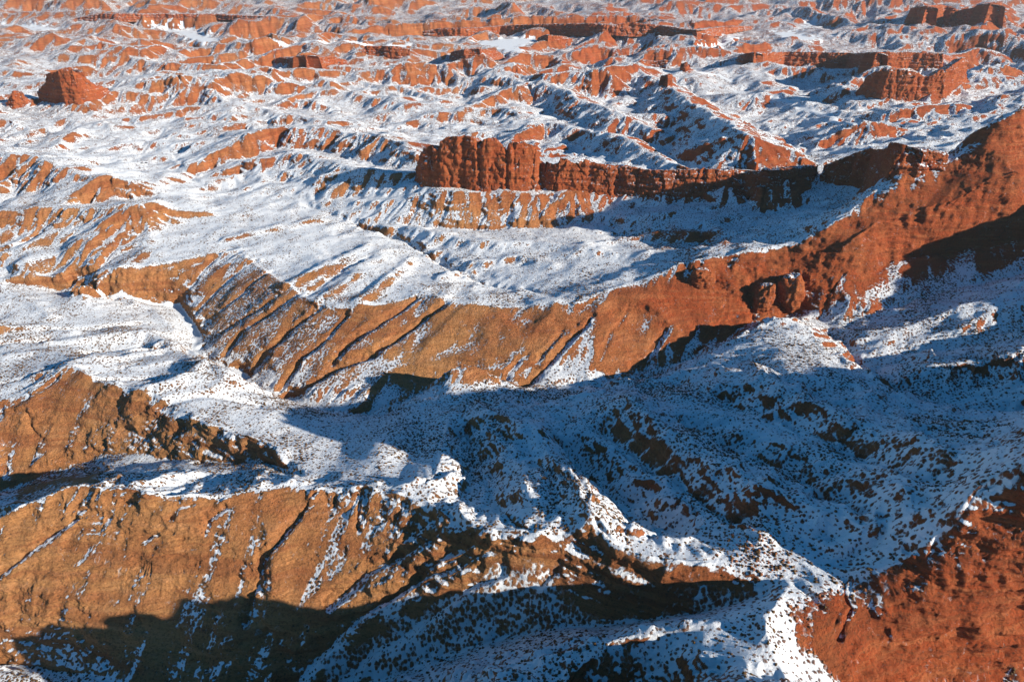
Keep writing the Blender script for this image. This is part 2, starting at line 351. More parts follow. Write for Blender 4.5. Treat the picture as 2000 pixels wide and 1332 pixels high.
# ribs and runnels of the shaded bowl: (line, height, half width)
RIBS = [
 ([(1165,1010),(1150,965),(1095,900),(1050,850),(970,815)], 8, 13), ([(1640,995),(1500,968),(1400,908),(1305,852),(1232,795)], 9, 14),
 ([(1290,985),(1210,915),(1150,865),(1110,825)], 6, 10), ([(1760,965),(1620,910),(1490,860),(1390,805),(1300,775)], 8, 13),
 ([(1880,905),(1720,855),(1590,795),(1490,745)], 8, 13), ([(1050,1010),(1010,940),(975,880),(945,840)], 5, 9),
 ([(1480,1050),(1380,1000),(1300,940)], 5, 9), ([(1690,1030),(1560,1000),(1450,965)], 5, 9), ([(1800,1000),(1700,960),(1600,930)], 4, 8),
 ([(1105,965),(1060,900),(1015,860),(960,835)], -7, 10), ([(1245,1020),(1180,940),(1120,890),(1075,850)], -8, 10), ([(1430,1010),(1330,940),(1250,880),(1180,830)], -9, 11),
 ([(1690,985),(1560,920),(1440,870),(1340,815)], -9, 11), ([(1820,920),(1680,880),(1540,815),(1420,770)], -9, 11), ([(1650,790),(1560,745),(1480,700)], -5, 9),
 ([(905,945),(915,890),(905,840)], -6, 9),
 # swells and washes of the snow plain
 ([(800,448),(930,476),(1050,478),(1150,490),(1260,500)], 8, 12), ([(860,545),(930,515),(1010,505),(1080,520)], 6, 11), ([(560,560),(640,520),(710,485)], 6, 12), ([(440,470),(520,450),(620,430)], 5, 11),
 ([(700,590),(760,545),(800,510)], 6, 11), ([(620,590),(690,540)], 4, 9), ([(600,575),(660,530),(720,500)], -4, 8), ([(1140,480),(1260,462),(1400,455)], 6, 9), ([(640,420),(740,450),(850,500),(960,540)], -4, 10),
 ([(330,330),(300,400),(290,470)], 4, 12), ([(420,300),(520,330),(640,350)], 6, 14), ([(700,400),(800,385),(860,395)], 5, 10), ([(1180,455),(1300,448)], -4, 7),
 # scalloped mounds behind the second ridge
 ([(150,708),(240,702),(330,681),(405,714),(450,740)], 7, 9), ([(100,672),(200,660),(290,652),(350,672)], 6, 9), ([(265,775),(345,746),(402,718)], 7, 9), ([(400,716),(470,750),(530,772)], 5, 8),
 ([(170,690),(250,684),(330,667),(380,684)], -6, 8), ([(190,738),(290,738),(370,728)], -6, 8), ([(90,645),(190,640),(270,632)], -5, 8), ([(330,785),(420,770),(500,790)], -5, 8), ([(300,790),(400,770),(440,750)], 3, 8),
 ([(0,560),(60,590),(100,620)], 5, 10), ([(0,500),(50,520),(80,560)], 5, 9), ([(0,640),(80,640),(140,655)], 5, 9), ([(240,588),(300,606),(345,650)], 5, 9), ([(0,700),(80,690),(150,700)], 5, 9), ([(0,670),(90,665)], -5, 8),
]
P_ = [(([hit(HF, x, y) for x, y in pts]), a, w) for pts, a, w in RIBS]
for P, a, w in P_:
    acc = np.zeros(HF.shape)
    for win, dist, side, u, k in seg_dist(P, w * 3):
        wx = w * (1 + 0.3 * perlin(GX[win] / 30, GY[win] / 30, 301))
        acc[win] = np.maximum(acc[win], np.exp(-(dist / wx) ** 2 * (1.0 if a > 0 else 1.6)))
    HF += (0.7 if a > 6.5 else 0.85) * a * acc
# gullies cut by water: (points, half width, depth)
CUTS = [
 # flank of the great ridge
 ([(868,590),(800,640),(730,690),(665,712),(600,755),(556,772)], 11, 9),
 ([(815,580),(740,630),(680,670),(650,705)], 9, 8),
 ([(680,610),(640,655),(590,700),(545,760)], 8, 7),
 ([(625,598),(570,640),(520,690),(478,735)], 9, 8),
 ([(590,570),(530,610),(470,650),(440,690)], 7, 6),
 ([(565,560),(500,605),(430,650),(392,680)], 7, 6),
 ([(535,530),(470,575),(410,625),(388,655)], 6, 5),
 ([(500,510),(430,560),(385,610)], 6, 5),
 ([(440,490),(380,550),(350,590)], 7, 5),
 ([(395,510),(330,545),(280,580)], 6, 4),
 ([(250,525),(190,560),(150,580)], 6, 4),
 ([(1155,618),(1110,665),(1060,720),(1015,750)], 9, 7),
 ([(1100,645),(1060,690),(1045,705)], 5, 4),
 ([(1030,690),(990,725),(980,742)], 6, 4),
 ([(1300,640),(1270,690),(1260,720)], 8, 5),
 ([(1360,640),(1330,690)], 7, 4),
 ([(1230,600),(1190,650),(1170,700)], 5, 3), ([(1420,600),(1400,640),(1380,670)], 5, 3),
 ([(1480,540),(1460,560),(1470,610)], 9, 9),
 ([(1540,520),(1560,560),(1530,600)], 4, 3),
 ([(1650,520),(1630,560),(1610,600)], 7, 5),
 # scars on the front ridge
 ([(618,960),(590,1000),(545,1050),(512,1085),(505,1130),(480,1210)], 5, 7),
 ([(715,955),(705,990),(703,1030)], 3.5, 5),
 ([(440,985),(405,1010),(398,1035)], 5, 4),
 ([(375,975),(345,985),(330,1010)], 5, 4),
 ([(150,1005),(100,1040),(40,1085),(-20,1130)], 6, 5),
 ([(300,1040),(255,1060)], 4, 3),
 ([(930,1040),(850,1085),(760,1150),(680,1210),(600,1290),(560,1332)], 10, 9),
 ([(985,1105),(900,1140),(800,1215),(720,1260),(640,1332)], 9, 8),
 ([(960,1060),(890,1100),(820,1130),(760,1170)], 6, 5),
 ([(860,1030),(790,1075),(720,1110),(640,1180)], 6, 5),
 ([(1090,1100),(1020,1160),(930,1210),(840,1260)], 8, 6),
 ([(1655,1138),(1648,1160),(1662,1185),(1648,1210),(1640,1245)], 3, 4.5),
 ([(1560,1140),(1580,1160),(1605,1185)], 3, 4),
 ([(1800,1090),(1780,1070),(1770,1060)], 3, 3),
 # second ridge
 ([(15,800),(50,800),(68,840)], 3.5, 5),
 ([(-40,800),(60,770),(110,735)], 5, 4),
 ([(-60,760),(40,740),(120,710)], 6, 3),
 ([(430,850),(400,880),(380,905)], 5, 3),
 ([(520,870),(500,890),(470,900)], 6, 4),
 # washes of the plain
 ([(700,441),(790,467),(870,518),(950,555),(1040,566)], 10, 7),
 ([(600,402),(700,437),(850,442),(960,447),(1100,442)], 9, 5),
 ([(1180,436),(1280,482),(1380,476),(1430,462)], 7, 4),
 ([(330,290),(365,338),(400,365),(480,385),(560,400)], 9, 3),
]
for pts, hw, dep in CUTS:
    P = [hit(HF, x, y) for x, y in pts]
    acc = np.zeros(HF.shape)
    for win, dist, side, u, k in seg_dist(P, hw * 3):
        ww = hw * (0.45 + 0.55 * min(1.0, (k + 0.6) / (len(P) - 1)))
        f = np.clip(1 - dist / (ww * (1 + 0.25 * perlin(GX[win] / 25, GY[win] / 25, 3))), 0, 1)
        acc[win] = np.maximum(acc[win], dep * f ** 1.3)
    HF -= acc
# flat braided river beds
RIVER = np.zeros(HF.shape)
BEDS = [
 ([(345,598),(365,625),(385,655),(375,690)], 6), ([(450,722),(480,738)], 5),
 ([(430,72),(470,76),(540,80),(620,80),(700,82)], 8), ([(700,84),(740,92),(800,88)], 7),
 ([(1360,140),(1400,145),(1430,160)], 5), ([(1510,190),(1550,200)], 7), ([(1560,210),(1620,225),(1670,240)], 7),
]
for pts, hw in BEDS:
    P = [hit(HF, x, y) for x, y in pts]
    for k in range(1, len(P)):   # water never runs uphill by much: keep the bed nearly level
        P[k] = (P[k][0], P[k][1], P[k][2])
    for win, dist, side, u, k in seg_dist(P, hw * 3):
        z = P[k][2] + (P[k + 1][2] - P[k][2]) * u - 1.0
        f = sstep(hw * 1.9, hw * 0.9, dist)
        HF[win] += (np.minimum(z, HF[win] + 2) - HF[win]) * f
        RIVER[win] = np.maximum(RIVER[win], sstep(hw * 1.15, hw * 0.85, dist))
for k in range(1, 9):
    pass
bed = LINES['gully_one'][1:8]
P = [unproj(x, y, z) + (z,) for x, y, z in bed[3:]]
for win, dist, side, u, k in seg_dist(P, 14):
    wd = 2.6 * (1 + 0.3 * perlin(GX[win] / 20, GY[win] / 20, 12))
    RIVER[win] = np.maximum(RIVER[win], sstep(wd * 1.15, wd * 0.85, dist))
# frozen flats: polygons brought to one level
FLATS = [
 [(270,40),(345,38),(375,45),(398,62),(440,70),(420,82),(385,92),(368,76),(330,55)],
 [(0,43),(40,46),(90,50),(128,52),(112,59),(60,57),(0,50)],
 [(925,78),(980,72),(1050,76),(1042,84),(1008,92),(1028,106),(988,106),(972,93)],
 [(1372,88),(1400,74),(1424,64),(1440,68),(1426,80),(1394,92)],
 [(1508,64),(1545,62),(1580,70),(1612,76),(1560,76)],
 [(1558,56),(1578,42),(1596,24),(1606,26),(1590,46),(1570,58)],
]
HF = blur(HF, 1)
# footing of the rock walls keeps clear of erosion noise via CALM
print('cuts', time.time() - T0)

# ------------------------------------------------------------------ snow cover surveyed by patches: (outline, change in cover)
COVER = [
 ([(900,820),(1160,775),(1500,640),(1700,740),(1880,830),(1980,890),(1880,990),(1540,1120),(1250,1060),(930,1000)], .22),
 ([(700,436),(770,452),(870,510),(950,547),(1100,560),(1090,572),(940,562),(860,528),(770,470),(700,446)], -.35),
 ([(1180,462),(1260,452),(1420,455),(1430,480),(1200,484)], -.4), ([(330,300),(370,335),(400,365),(360,370),(340,330)], -.3), ([(640,396),(800,352),(830,368),(700,425)], -.15),
 ([(900,820),(1160,775),(1500,640),(1700,740),(1880,830),(1980,890),(1880,990),(1540,1120),(1250,1060),(930,1000)], .13),
 ([(600,1310),(760,1180),(1000,1105),(1250,1120),(1500,1150),(1490,1190),(1100,1225),(800,1300)], .45),
 ([(60,610),(200,600),(350,640),(380,700),(150,700),(60,680)], .5),
 ([(1000,1200),(1500,1150),(1510,1190),(1350,1225),(1100,1250),(900,1300),(700,1332),(760,1290)], .5),
 ([(1500,1125),(1545,1136),(1525,1175),(1505,1230),(1480,1200)], .6),
 ([(1640,450),(1700,400),(1860,330),(2000,225),(2100,400),(1740,500),(1640,530)], -.7),
 ([(1130,605),(1400,520),(1640,450),(1640,520),(1500,560),(1300,600)], -.4),
 ([(170,952),(200,885),(330,897),(560,905),(600,930),(560,945),(450,968),(330,968),(230,952)], .6),
 ([(1540,1122),(1760,1080),(1900,985),(1990,890),(1900,850),(1700,900),(1560,1040)], .5),
 ([(0,1030),(330,985),(560,960),(930,1045),(700,1230),(400,1332),(0,1332)], -.45), ([(1560,1150),(1900,1020),(2100,900),(2100,1400),(1620,1400),(1540,1240)], -.7),
 ([(860,600),(1130,605),(1400,520),(1640,450),(2000,220),(2100,480),(1740,520),(1600,610),(1300,700),(1000,750),(780,760)], -.8),
 ([(380,500),(860,600),(780,760),(560,770),(380,680)], -.50), ([(0,795),(140,722),(570,900),(520,915),(0,1000)], -.75),
 ([(1900,800),(2100,780),(2100,900),(1900,990),(1860,950)], .5),
 ([(1640,690),(1760,700),(2000,690),(2100,820),(1850,815),(1750,780)], .55),
 ([(1620,650),(1740,590),(1900,540),(2100,470),(2100,660),(1900,690),(1680,700)], .42),
 ([(1010,745),(1040,720),(1110,660),(1155,622),(1175,660),(1165,700),(1180,750)], .85),
 ([(990,700),(1040,660),(1035,700),(1000,745),(975,740)], .6),
 ([(1270,650),(1350,620),(1390,670),(1330,700),(1290,690)], .6),
 ([(1060,720),(1165,690),(1290,700),(1250,740),(1100,752)], .2),
 ([(1690,580),(1720,550),(1770,560),(1730,600)], .35),
 ([(640,720),(760,700),(840,740),(800,775),(690,800),(600,770)], .28),
 ([(780,690),(840,745),(760,780),(720,740)], .2),
 ([(480,740),(550,700),(640,660),(600,740),(540,772)], .3),
 ([(830,770),(885,720),(975,745),(1000,775),(940,765),(900,800),(850,800)], .3),
 ([(360,830),(520,870),(560,905),(470,905),(370,900)], .22),
 ([(150,705),(330,675),(430,715),(550,775),(690,815),(790,800),(900,810),(950,1030),(600,945),(560,880),(420,830),(200,745)], .75),
 ([(0,470),(80,480),(150,590),(350,600),(380,690),(150,700),(0,780)], .34),
 ([(200,550),(350,600),(440,720),(140,710)], .25),
 ([(280,390),(300,540),(450,470),(600,590),(700,600),(840,560),(1120,585),(1000,450),(700,340),(430,300),(330,230),(150,240),(100,300),(230,340)], .22),
 ([(700,440),(960,445),(1200,440),(1330,500),(1130,580),(980,590),(800,520)], .22),
 ([(620,400),(800,350),(860,400),(900,440),(700,440)], .22),
 ([(860,430),(900,390),(1000,400),(1200,400),(1440,400),(1440,440),(1180,440),(960,445)], .26),
 ([(1150,430),(1430,420),(1430,480),(1200,480)], -.12),
 ([(950,1330),(1100,1262),(1270,1235),(1480,1240),(1560,1332)], .40),
 ([(1080,1050),(1170,1030),(1400,1110),(1540,1135),(1500,1200),(1350,1170),(1200,1110),(1050,1100)], .48),
 ([(1040,1110),(1500,1190),(1440,1230),(1000,1270),(760,1332),(560,1332),(700,1250),(900,1140)], .85),
 ([(850,1030),(950,1050),(1100,1060),(1200,1120),(950,1200),(820,1200),(720,1230),(640,1240),(800,1090)], .30),
 ([(0,1260),(120,1240),(200,1332),(0,1332)], .6),
 ([(100,1250),(520,1250),(700,1160),(900,1100),(700,1290),(560,1332),(150,1332)], .34),
 ([(1490,1190),(1520,1215),(1545,1260),(1640,1310),(1720,1345),(1450,1345),(1420,1240)], .9),
 ([(1500,1130),(1545,1140),(1520,1190),(1500,1190)], .4),
 ([(1850,1000),(1860,950),(1950,900),(2010,880),(2010,925),(1930,965),(1905,1010)], 1.1),
 ([(1920,1000),(2000,1040),(2000,1090),(1940,1020)], .1),
 ([(140,955),(260,965),(250,985),(130,985)], .35), ([(330,980),(450,970),(430,1000),(340,1000)], .35),
 ([(400,1000),(440,975),(500,985),(480,1040),(400,1035)], .26),
 ([(580,1040),(625,1050),(640,1120),(580,1060)], .12),
 ([(700,1170),(730,950),(1000,1050),(820,1150)], .0),
 ([(400,590),(440,480),(330,500),(280,540),(330,590)], .12),
 ([(300,505),(400,500),(400,560),(320,560)], .28),
 ([(1280,700),(1400,680),(1500,630),(1590,660),(1700,730),(1850,810),(1990,890),(1880,1000),(1760,1090),(1540,1130),(1260,1090),(930,1020),(900,800),(1160,770)], .32),
 ([(1380,700),(1500,640),(1600,680),(1560,740),(1400,730)], -.02),
 ([(200,60),(430,30),(430,85),(380,90)], .1),
 ([(1200,110),(1400,100),(1600,250),(1850,300),(1700,320),(1400,290),(1150,260),(900,250),(950,160)], .14),
 ([(1300,100),(1440,150),(1660,200),(1900,200),(1990,80),(1500,60)], .16),
 ([(0,180),(600,120),(900,250),(600,330),(400,240),(150,240),(0,290)], .10),
 ([(0,0),(1400,0),(1400,60),(900,80),(0,90)], -.10),
]
for poly in FLATS:
    win, ins = fill(poly)
    lev = float(np.percentile(HF[win][ins], 35)) if ins.any() else 0
    f = np.clip(blur(ins * 1.0, 4) * 1.6, 0, 1)
    HF[win] += (lev - HF[win]) * f; RIVER[win] = np.maximum(RIVER[win], ins)
BIAS = np.zeros(HF.shape)
ROUGH = np.ones(HF.shape)
for poly, amt in [([(0,1030),(330,975),(560,950),(930,1035),(700,1230),(400,1332),(0,1332)], -.75), ([(1540,1140),(1900,1010),(2100,900),(2100,1400),(1540,1400)], -.75),
                  ([(840,600),(1130,595),(1400,510),(1640,440),(2000,210),(2100,500),(1640,600),(1300,700),(1000,750),(780,760)], -.7),
                  ([(200,520),(380,500),(860,590),(780,760),(560,770),(380,680)], -.85), ([(0,790),(140,715),(570,890),(520,920),(0,990)], -.75),
                  ([(900,1020),(1540,1130),(1600,1332),(500,1332)], -.65), ([(880,800),(1160,770),(1700,730),(1900,1000),(1540,1120),(930,1020)], -.2)]:
    win, ins = fill(poly); ROUGH[win] += blur(ins * amt, 10)
ROUGH = np.clip(ROUGH * (1 - 0.75 * QUIET), 0.12, 1.2)
for poly, amt in COVER:
    win, ins = fill(poly)
    BIAS[win] += blur(ins * amt, 8)
HOLLOW = (wide(HF, 10) - HF) / (RR[:, None] / 900.0)
BIAS += np.clip(HOLLOW / 6.0, -0.20, 0.18) * (1 - np.clip(QUIET, 0, 1))
for nm, wd, amt in (('front_crest', 3.2, 1.0), ('great_crest', 4.0, 1.5), ('second_crest', 4.5, .6), ('divide', 6, .45), ('spur_crest', 5, 1.3), ('near_crest', 4, .4), ('butte_back', 5, .5)):
    P = [unproj(x, y, z) for x, y, z in LINES[nm]]
    acc = np.zeros(HF.shape)
    for win, dist, side, u, k in seg_dist(P, wd * 4):
        w_ = wd * (1 + 0.7 * perlin(GX[win] / 18, GY[win] / 18, 51)) * np.where(side > 0, 1.9, 0.45)
        acc[win] = np.maximum(acc[win], np.exp(-(dist / w_) ** 2))
    BIAS += amt * acc
# rock colour: 0 ochre, 1 deep red
TONE = np.clip(0.18 + 0.0 * GX, 0, 1)
px_, py_ = project(GX, GY, HF)
TONE = np.clip(0.16 + 0.62 * sstep(-0.08, 0.30, GX / (GY + C0)) + 0.5 * sstep(900, 1500, GY), 0, 1)
TONE += 0.22 * fbm(GX / 140, GY / 140, 3, 44)
for poly, amt in [([(1500,1200),(1900,1000),(2100,900),(2100,1400),(1500,1400)], .35), ([(800,250),(1560,320),(1560,390),(1100,440),(800,400)], .35),
                  ([(860,610),(1130,590),(1640,440),(2000,200),(2100,550),(1600,620),(1300,640),(1000,660)], .22),
                  ([(0,1000),(900,1010),(700,1230),(0,1260)], -.10), ([(0,300),(290,340),(290,480),(0,470)], -.02)]:
    win, ins = fill(poly); TONE[win] += blur(ins * amt, 20)
print('cover', time.time() - T0)

# ------------------------------------------------------------------ the mesh columns and rows
SUB = 1.0
tin = np.linspace(-0.80, 0.80, int(1420 * SUB))
tl = -0.80 - (0.53) * np.linspace(0, 1, 110)[1:][::-1] ** 1.4
tr = 0.80 + (0.70) * np.linspace(0, 1, 180)[1:] ** 1.3
tc = np.concatenate([tl, tin, tr]); NC = len(tc); NR = int(1750 * SUB)
def cols(F):
    a = np.clip((tc - TMIN) / D, 0, NT - 1.001); i = a.astype(int); a = a - i
    return F[:, i] * (1 - a) + F[:, i + 1] * a
hc = cols(HF)
XC = tc[None] * RR[:, None]; YC = (RR - C0)[:, None]
pxx, pyy = project(XC, np.maximum(YC, 60), hc)
dist = np.sqrt(XC ** 2 + YC ** 2 + (CAM_H - hc) ** 2)
dsc = np.abs(np.diff(np.clip(pyy, -200, 1900), axis=0)); ds = np.sqrt(np.diff(YC, axis=0) ** 2 + np.diff(hc, axis=0) ** 2) / dist[1:] * FPX
wgt = dsc + 0.16 * ds
wgt = wgt / wgt.sum(0, keepdims=True)
def box(a, n, ax):
    p = np.pad(a, [(n + 1, n) if k == ax else (0, 0) for k in (0, 1)], mode='edge'); c = np.cumsum(p, axis=ax)
    return ((c[2 * n + 1:] - c[:-2 * n - 1]) if ax == 0 else (c[:, 2 * n + 1:] - c[:, :-2 * n - 1])) / (2 * n + 1)
farw = sstep(1000, 1800, YC[1:])
flat = np.abs(np.diff(project(0 * YC, np.maximum(YC, 60), 0 * YC + 20)[1], axis=0))
flat = flat / (flat * farw).sum() * (wgt * farw).sum(0, keepdims=True)
for _ in range(3): wgt = box(box(wgt, 22, 1), 3, 0)
wgt = wgt * (1 - farw) + flat.mean(1, keepdims=True) * farw
wgt /= wgt.sum(0, keepdims=True)
cum = np.concatenate([np.zeros((1, NC)), np.cumsum(wgt, 0)]); cum /= cum[-1:]
q = np.linspace(0, 1, NR)
VM = np.empty((NR, NC))
jf = np.arange(NV, dtype=float)
JF = np.empty((NR, NC))
for i in range(NC): JF[:, i] = np.interp(q, cum[:, i], jf)
VM = VMIN + D * JF
J0 = np.minimum(JF.astype(int), NV - 2); FJ = JF - J0
ci = np.broadcast_to(np.arange(NC)[None], J0.shape)
def rows(F):
    Fc = cols(F); return Fc[J0, ci] * (1 - FJ) + Fc[J0 + 1, ci] * FJ
ER = np.exp(VM); X = tc[None] * ER; Y = ER - C0
Z = rows(HF)
# gradient of the smoothed ground
HB = blur(HF, 3)
ht = np.gradient(HB, D, axis=1); hv = np.gradient(HB, D, axis=0)
gX = ht / RR[:, None]; gY = (hv - ht * TT[None]) / RR[:, None]
gx = rows(gX).astype(np.float32); gy = rows(gY).astype(np.float32)
riv = rows(RIVER).astype(np.float32); bias = rows(BIAS).astype(np.float32); tone = rows(TONE).astype(np.float32)
print('mesh grid', X.shape, time.time() - T0)
# water-cut relief: waves that run down the slope, each finer set following the one before
def gullies(X, Y, gx, gy, wl, seed):
    x = (X / wl); y = (Y / wl)
    sl = np.sqrt(gx * gx + gy * gy) + 1e-4
    ux = -gy / sl; uy = gx / sl                     # across the slope
    ix = np.floor(x).astype(np.int64); iy = np.floor(y).astype(np.int64)
    num = np.zeros(x.shape, np.float32); dn = np.zeros(x.shape, np.float32); wt = np.zeros(x.shape, np.float32)
    for a in (-1, 0, 1):
        for b in (-1, 0, 1):
            hsh = _h(ix + a, iy + b, 0, seed)
            cx = ix + a + ((hsh & 1023) / 1023.0); cy = iy + b + (((hsh >> 10) & 1023) / 1023.0)
            dx = (x - cx).astype(np.float32); dy = (y - cy).astype(np.float32)
            w = np.exp(-2.2 * (dx * dx + dy * dy)); ph = (dx * ux + dy * uy) * np.float32(2 * np.pi)
            num += w * np.cos(ph); dn += w * np.sin(ph); wt += w
    return num / wt, -dn / wt, ux, uy
CALM = (1 - 0.9 * riv) * rows(ROUGH)
near = (1 - sstep(900, 1500, Y)).astype(np.float32)
gxx, gyy = gx.copy(), gy.copy(); fdg = sstep(1000, 1900, Y)
for wl, amp, sd in ((150, .040, 1), (62, .105, 2), (31, .105, 3), (15, .09, 4), (8, .07, 5)):
    gk, dk, ux, uy = gullies(X, Y, gxx, gyy, wl, sd)
    sl = np.sqrt(gxx ** 2 + gyy ** 2); 
    A = wl * amp * np.clip((sl - 0.10) * 1.9, 0.02, 1.0) * CALM * (1 + 0.0 * fdg)
    if wl >= 62: A = A * (0.45 + 0.55 * (1 - near)) * (1.0 if wl < 100 else 1.3)
    Z += A * gk
    s = (A / wl * 2 * np.pi) * dk
    gxx = gxx + s * ux * 0.8; gyy = gyy + s * uy * 0.8
    if wl == 31: gM = (gxx.copy(), gyy.copy())
print('gullies', time.time() - T0)
# normals of the ground so far
def normals(X, Y, Z):
    ax = np.gradient(X, axis=1); ay = np.gradient(Y, axis=1); az = np.gradient(Z, axis=1)
    bx = np.gradient(X, axis=0); by = np.gradient(Y, axis=0); bz = np.gradient(Z, axis=0)
    nx = ay * bz - az * by; ny = az * bx - ax * bz; nz = ax * by - ay * bx
    l = np.sqrt(nx * nx + ny * ny + nz * nz) + 1e-12
    return (nx / l).astype(np.float32), (ny / l).astype(np.float32), (nz / l).astype(np.float32)
nx, ny, nz = normals(X, Y, Z)
def sm(a, n):
    for _ in range(n):
        p = np.pad(a, 1, mode='edge'); a = (p[:-2, 1:-1] + p[2:, 1:-1] + p[1:-1, :-2] + p[1:-1, 2:] + 2 * a) / 6
    return a
nxs, nys, nzs = sm(nx, 3), sm(ny, 3), sm(nz, 3)
# hand-sized relief: ledges on steep rock, lumps elsewhere
steep = sstep(0.88, 0.66, nzs)
dist = np.sqrt(X ** 2 + Y ** 2 + (CAM_H - Z) ** 2)
warp = 2.2 * perlin(X / 60, Y / 60, 61) + 0.7 * perlin(X / 17, Y / 17, 62)
zz = Z + warp * 2 + 0.03 * X
led = vnoise3(X / 90, Y / 90, zz / 3.1, 63) * 0.9 + vnoise3(X / 40, Y / 40, zz / 1.35, 64) * 0.45
lump = 0.9 * vnoise3(X / 9, Y / 9, Z / 7, 65) + 0.5 * vnoise3(X / 4, Y / 4, Z / 3, 66) + 0.26 * vnoise3(X / 1.9, Y / 1.9, Z / 1.6, 67)
calm = 1 - 0.85 * riv
bulge = 2.4 * vnoise3(X / 34, Y / 34, Z / 20, 75) + 1.5 * vnoise3(X / 15, Y / 15, Z / 10, 76)
ledge = np.abs(vnoise3(X / 50, Y / 50, zz / 6.5, 77)) * 1.6
rid = lambda a: 1 - 2 * np.abs(a)
crag = 0.9 * rid(vnoise3(X / 11, Y / 11, Z / 6, 81)) + 0.5 * rid(vnoise3(X / 5, Y / 5, Z / 2.6, 82)) + 0.3 * rid(vnoise3(X / 2.4, Y / 2.4, Z / 1.4, 83))
flut = rid(perlin(X / 16 + 0.3 * perlin(Z / 15, X / 40, 5), Y / 40 + Z / 120, 84)) * 1.5 * sstep(0.72, 0.55, nzs)
blocky = 1.3 * np.round(2.4 * vnoise3(X / 13, Y / 13, Z / 5.5, 85)) / 2.4 + 0.7 * np.round(2.2 * vnoise3(X / 5.5, Y / 5.5, Z / 2.6, 86)) / 2.2
disp = steep * (crag * 0.7 + blocky * near + flut + led * 1.15 + lump * 0.9 + (bulge - ledge) * near) * calm + (1 - steep) * (0.16 * vnoise3(X / 5, Y / 5, Z / 5, 68) + 0.34 * perlin(X / 14, Y / 14, 69) + 0.22 * crag * (1 - sstep(0.75, 0.95, nzs))) * calm
disp *= (1 + 0.6 * (1 - near)) * (1 - 0.75 * np.clip(bias * 1.6 - 0.3, 0, 1))
X = X + disp * nxs; Y = Y + disp * nys; Z = Z + disp * nzs
nx, ny, nz = normals(X, Y, Z)
nxf, nyf, nzf = sm(nx, 1), sm(ny, 1), sm(nz, 1)
print('relief', time.time() - T0)
# ------------------------------------------------------------------ how much snow lies at each point
el = math.radians(38); az = math.radians(38)
s0 = np.array([math.sin(az) * math.cos(el), -math.cos(az) * math.cos(el), math.sin(el)])
insM = nxs * s0[0] + nys * s0[1] + nzs * s0[2]; insF = nxf * s0[0] + nyf * s0[1] + nzf * s0[2]
ins = 0.55 * insM + 0.45 * insF
pat = 0.10 * fbm(X / 55, Y / 55, 3, 71)
fd = sstep(900, 1700, Y)
snow = 0.95 - 1.15 * sstep(0.0, 1.0, (ins - 0.66 - 0.035 * fd) / (0.19 + 0.06 * fd)) + pat * (1 - 0.3 * fd) + bias
PLAIN = np.zeros(HF.shape); win, ins_ = fill(PLAIN_AREA); PLAIN[win] += blur(ins_ * 1.0, 10)
snow = np.minimum(snow, 0.83 + 0.09 * rows(PLAIN) - 0.07 * fd + 0.07 * fbm(X / 90, Y / 70, 3, 177))
snow -= 1.6 * sstep(0.80, 0.50, nzf) * (1 - 0.6 * sstep(-0.1, 0.25, nys)) * (1 - 0.75 * np.clip(bias - 0.3, 0, 1))
snow -= 0.05 * fd + 0.16 * sstep(1900, 2800, Y)
snow = np.where(riv > 0.5, 1.3, snow)
# fresh drift along crests, where the ground turns over
cv = sm(Z, 2) - sm(Z, 12)
snow = np.clip(snow, -0.2, 1.3).astype(np.float32)
print('snow', time.time() - T0)

# ------------------------------------------------------------------ materials
def nodes_of(m):
    m.use_nodes = True; nt = m.node_tree; nt.nodes.clear(); return nt
class NB:
    def __init__(s, nt): s.nt = nt
    def n(s, typ, **kw):
        o = s.nt.nodes.new(typ)
        for k, v in kw.items():
            if k.startswith('_'): setattr(o, k[1:], v)
        return o
    def l(s, a, b): s.nt.links.new(a, b)
    def val(s, sock, v):
        if hasattr(v, 'is_linked') or hasattr(v, 'links'): s.l(v, sock)
        else: sock.default_value = v
    def math(s, op, a, b=None, c=None, clamp=False):
        o = s.n('ShaderNodeMath', _operation=op, _use_clamp=clamp)
        s.val(o.inputs[0], a)
        if b is not None: s.val(o.inputs[1], b)
        if c is not None: s.val(o.inputs[2], c)
        return o.outputs[0]
    def noise(s, vec, scale, detail=3, rough=0.55, dist=0.0):
        o = s.n('ShaderNodeTexNoise'); s.l(vec, o.inputs['Vector'])
        o.inputs['Scale'].default_value = scale; o.inputs['Detail'].default_value = detail
        o.inputs['Roughness'].default_value = rough; o.inputs['Distortion'].default_value = dist
        return o.outputs[0]
    def mix(s, f, a, b):
        o = s.n('ShaderNodeMix', _data_type='RGBA'); s.val(o.inputs[0], f)
        for k, v in ((6, a), (7, b)):
            if isinstance(v, tuple): o.inputs[k].default_value = v + (1,) if len(v) == 3 else v
            else: s.l(v, o.inputs[k])
        return o.outputs[2]
    def rng(s, v, a, b, c=0.0, d=1.0, smooth=False):
        o = s.n('ShaderNodeMapRange', _interpolation_type='SMOOTHSTEP' if smooth else 'LINEAR')
        s.l(v, o.inputs[0]); o.inputs[1].default_value = a; o.inputs[2].default_value = b; o.inputs[3].default_value = c; o.inputs[4].default_value = d
        return o.outputs[0]
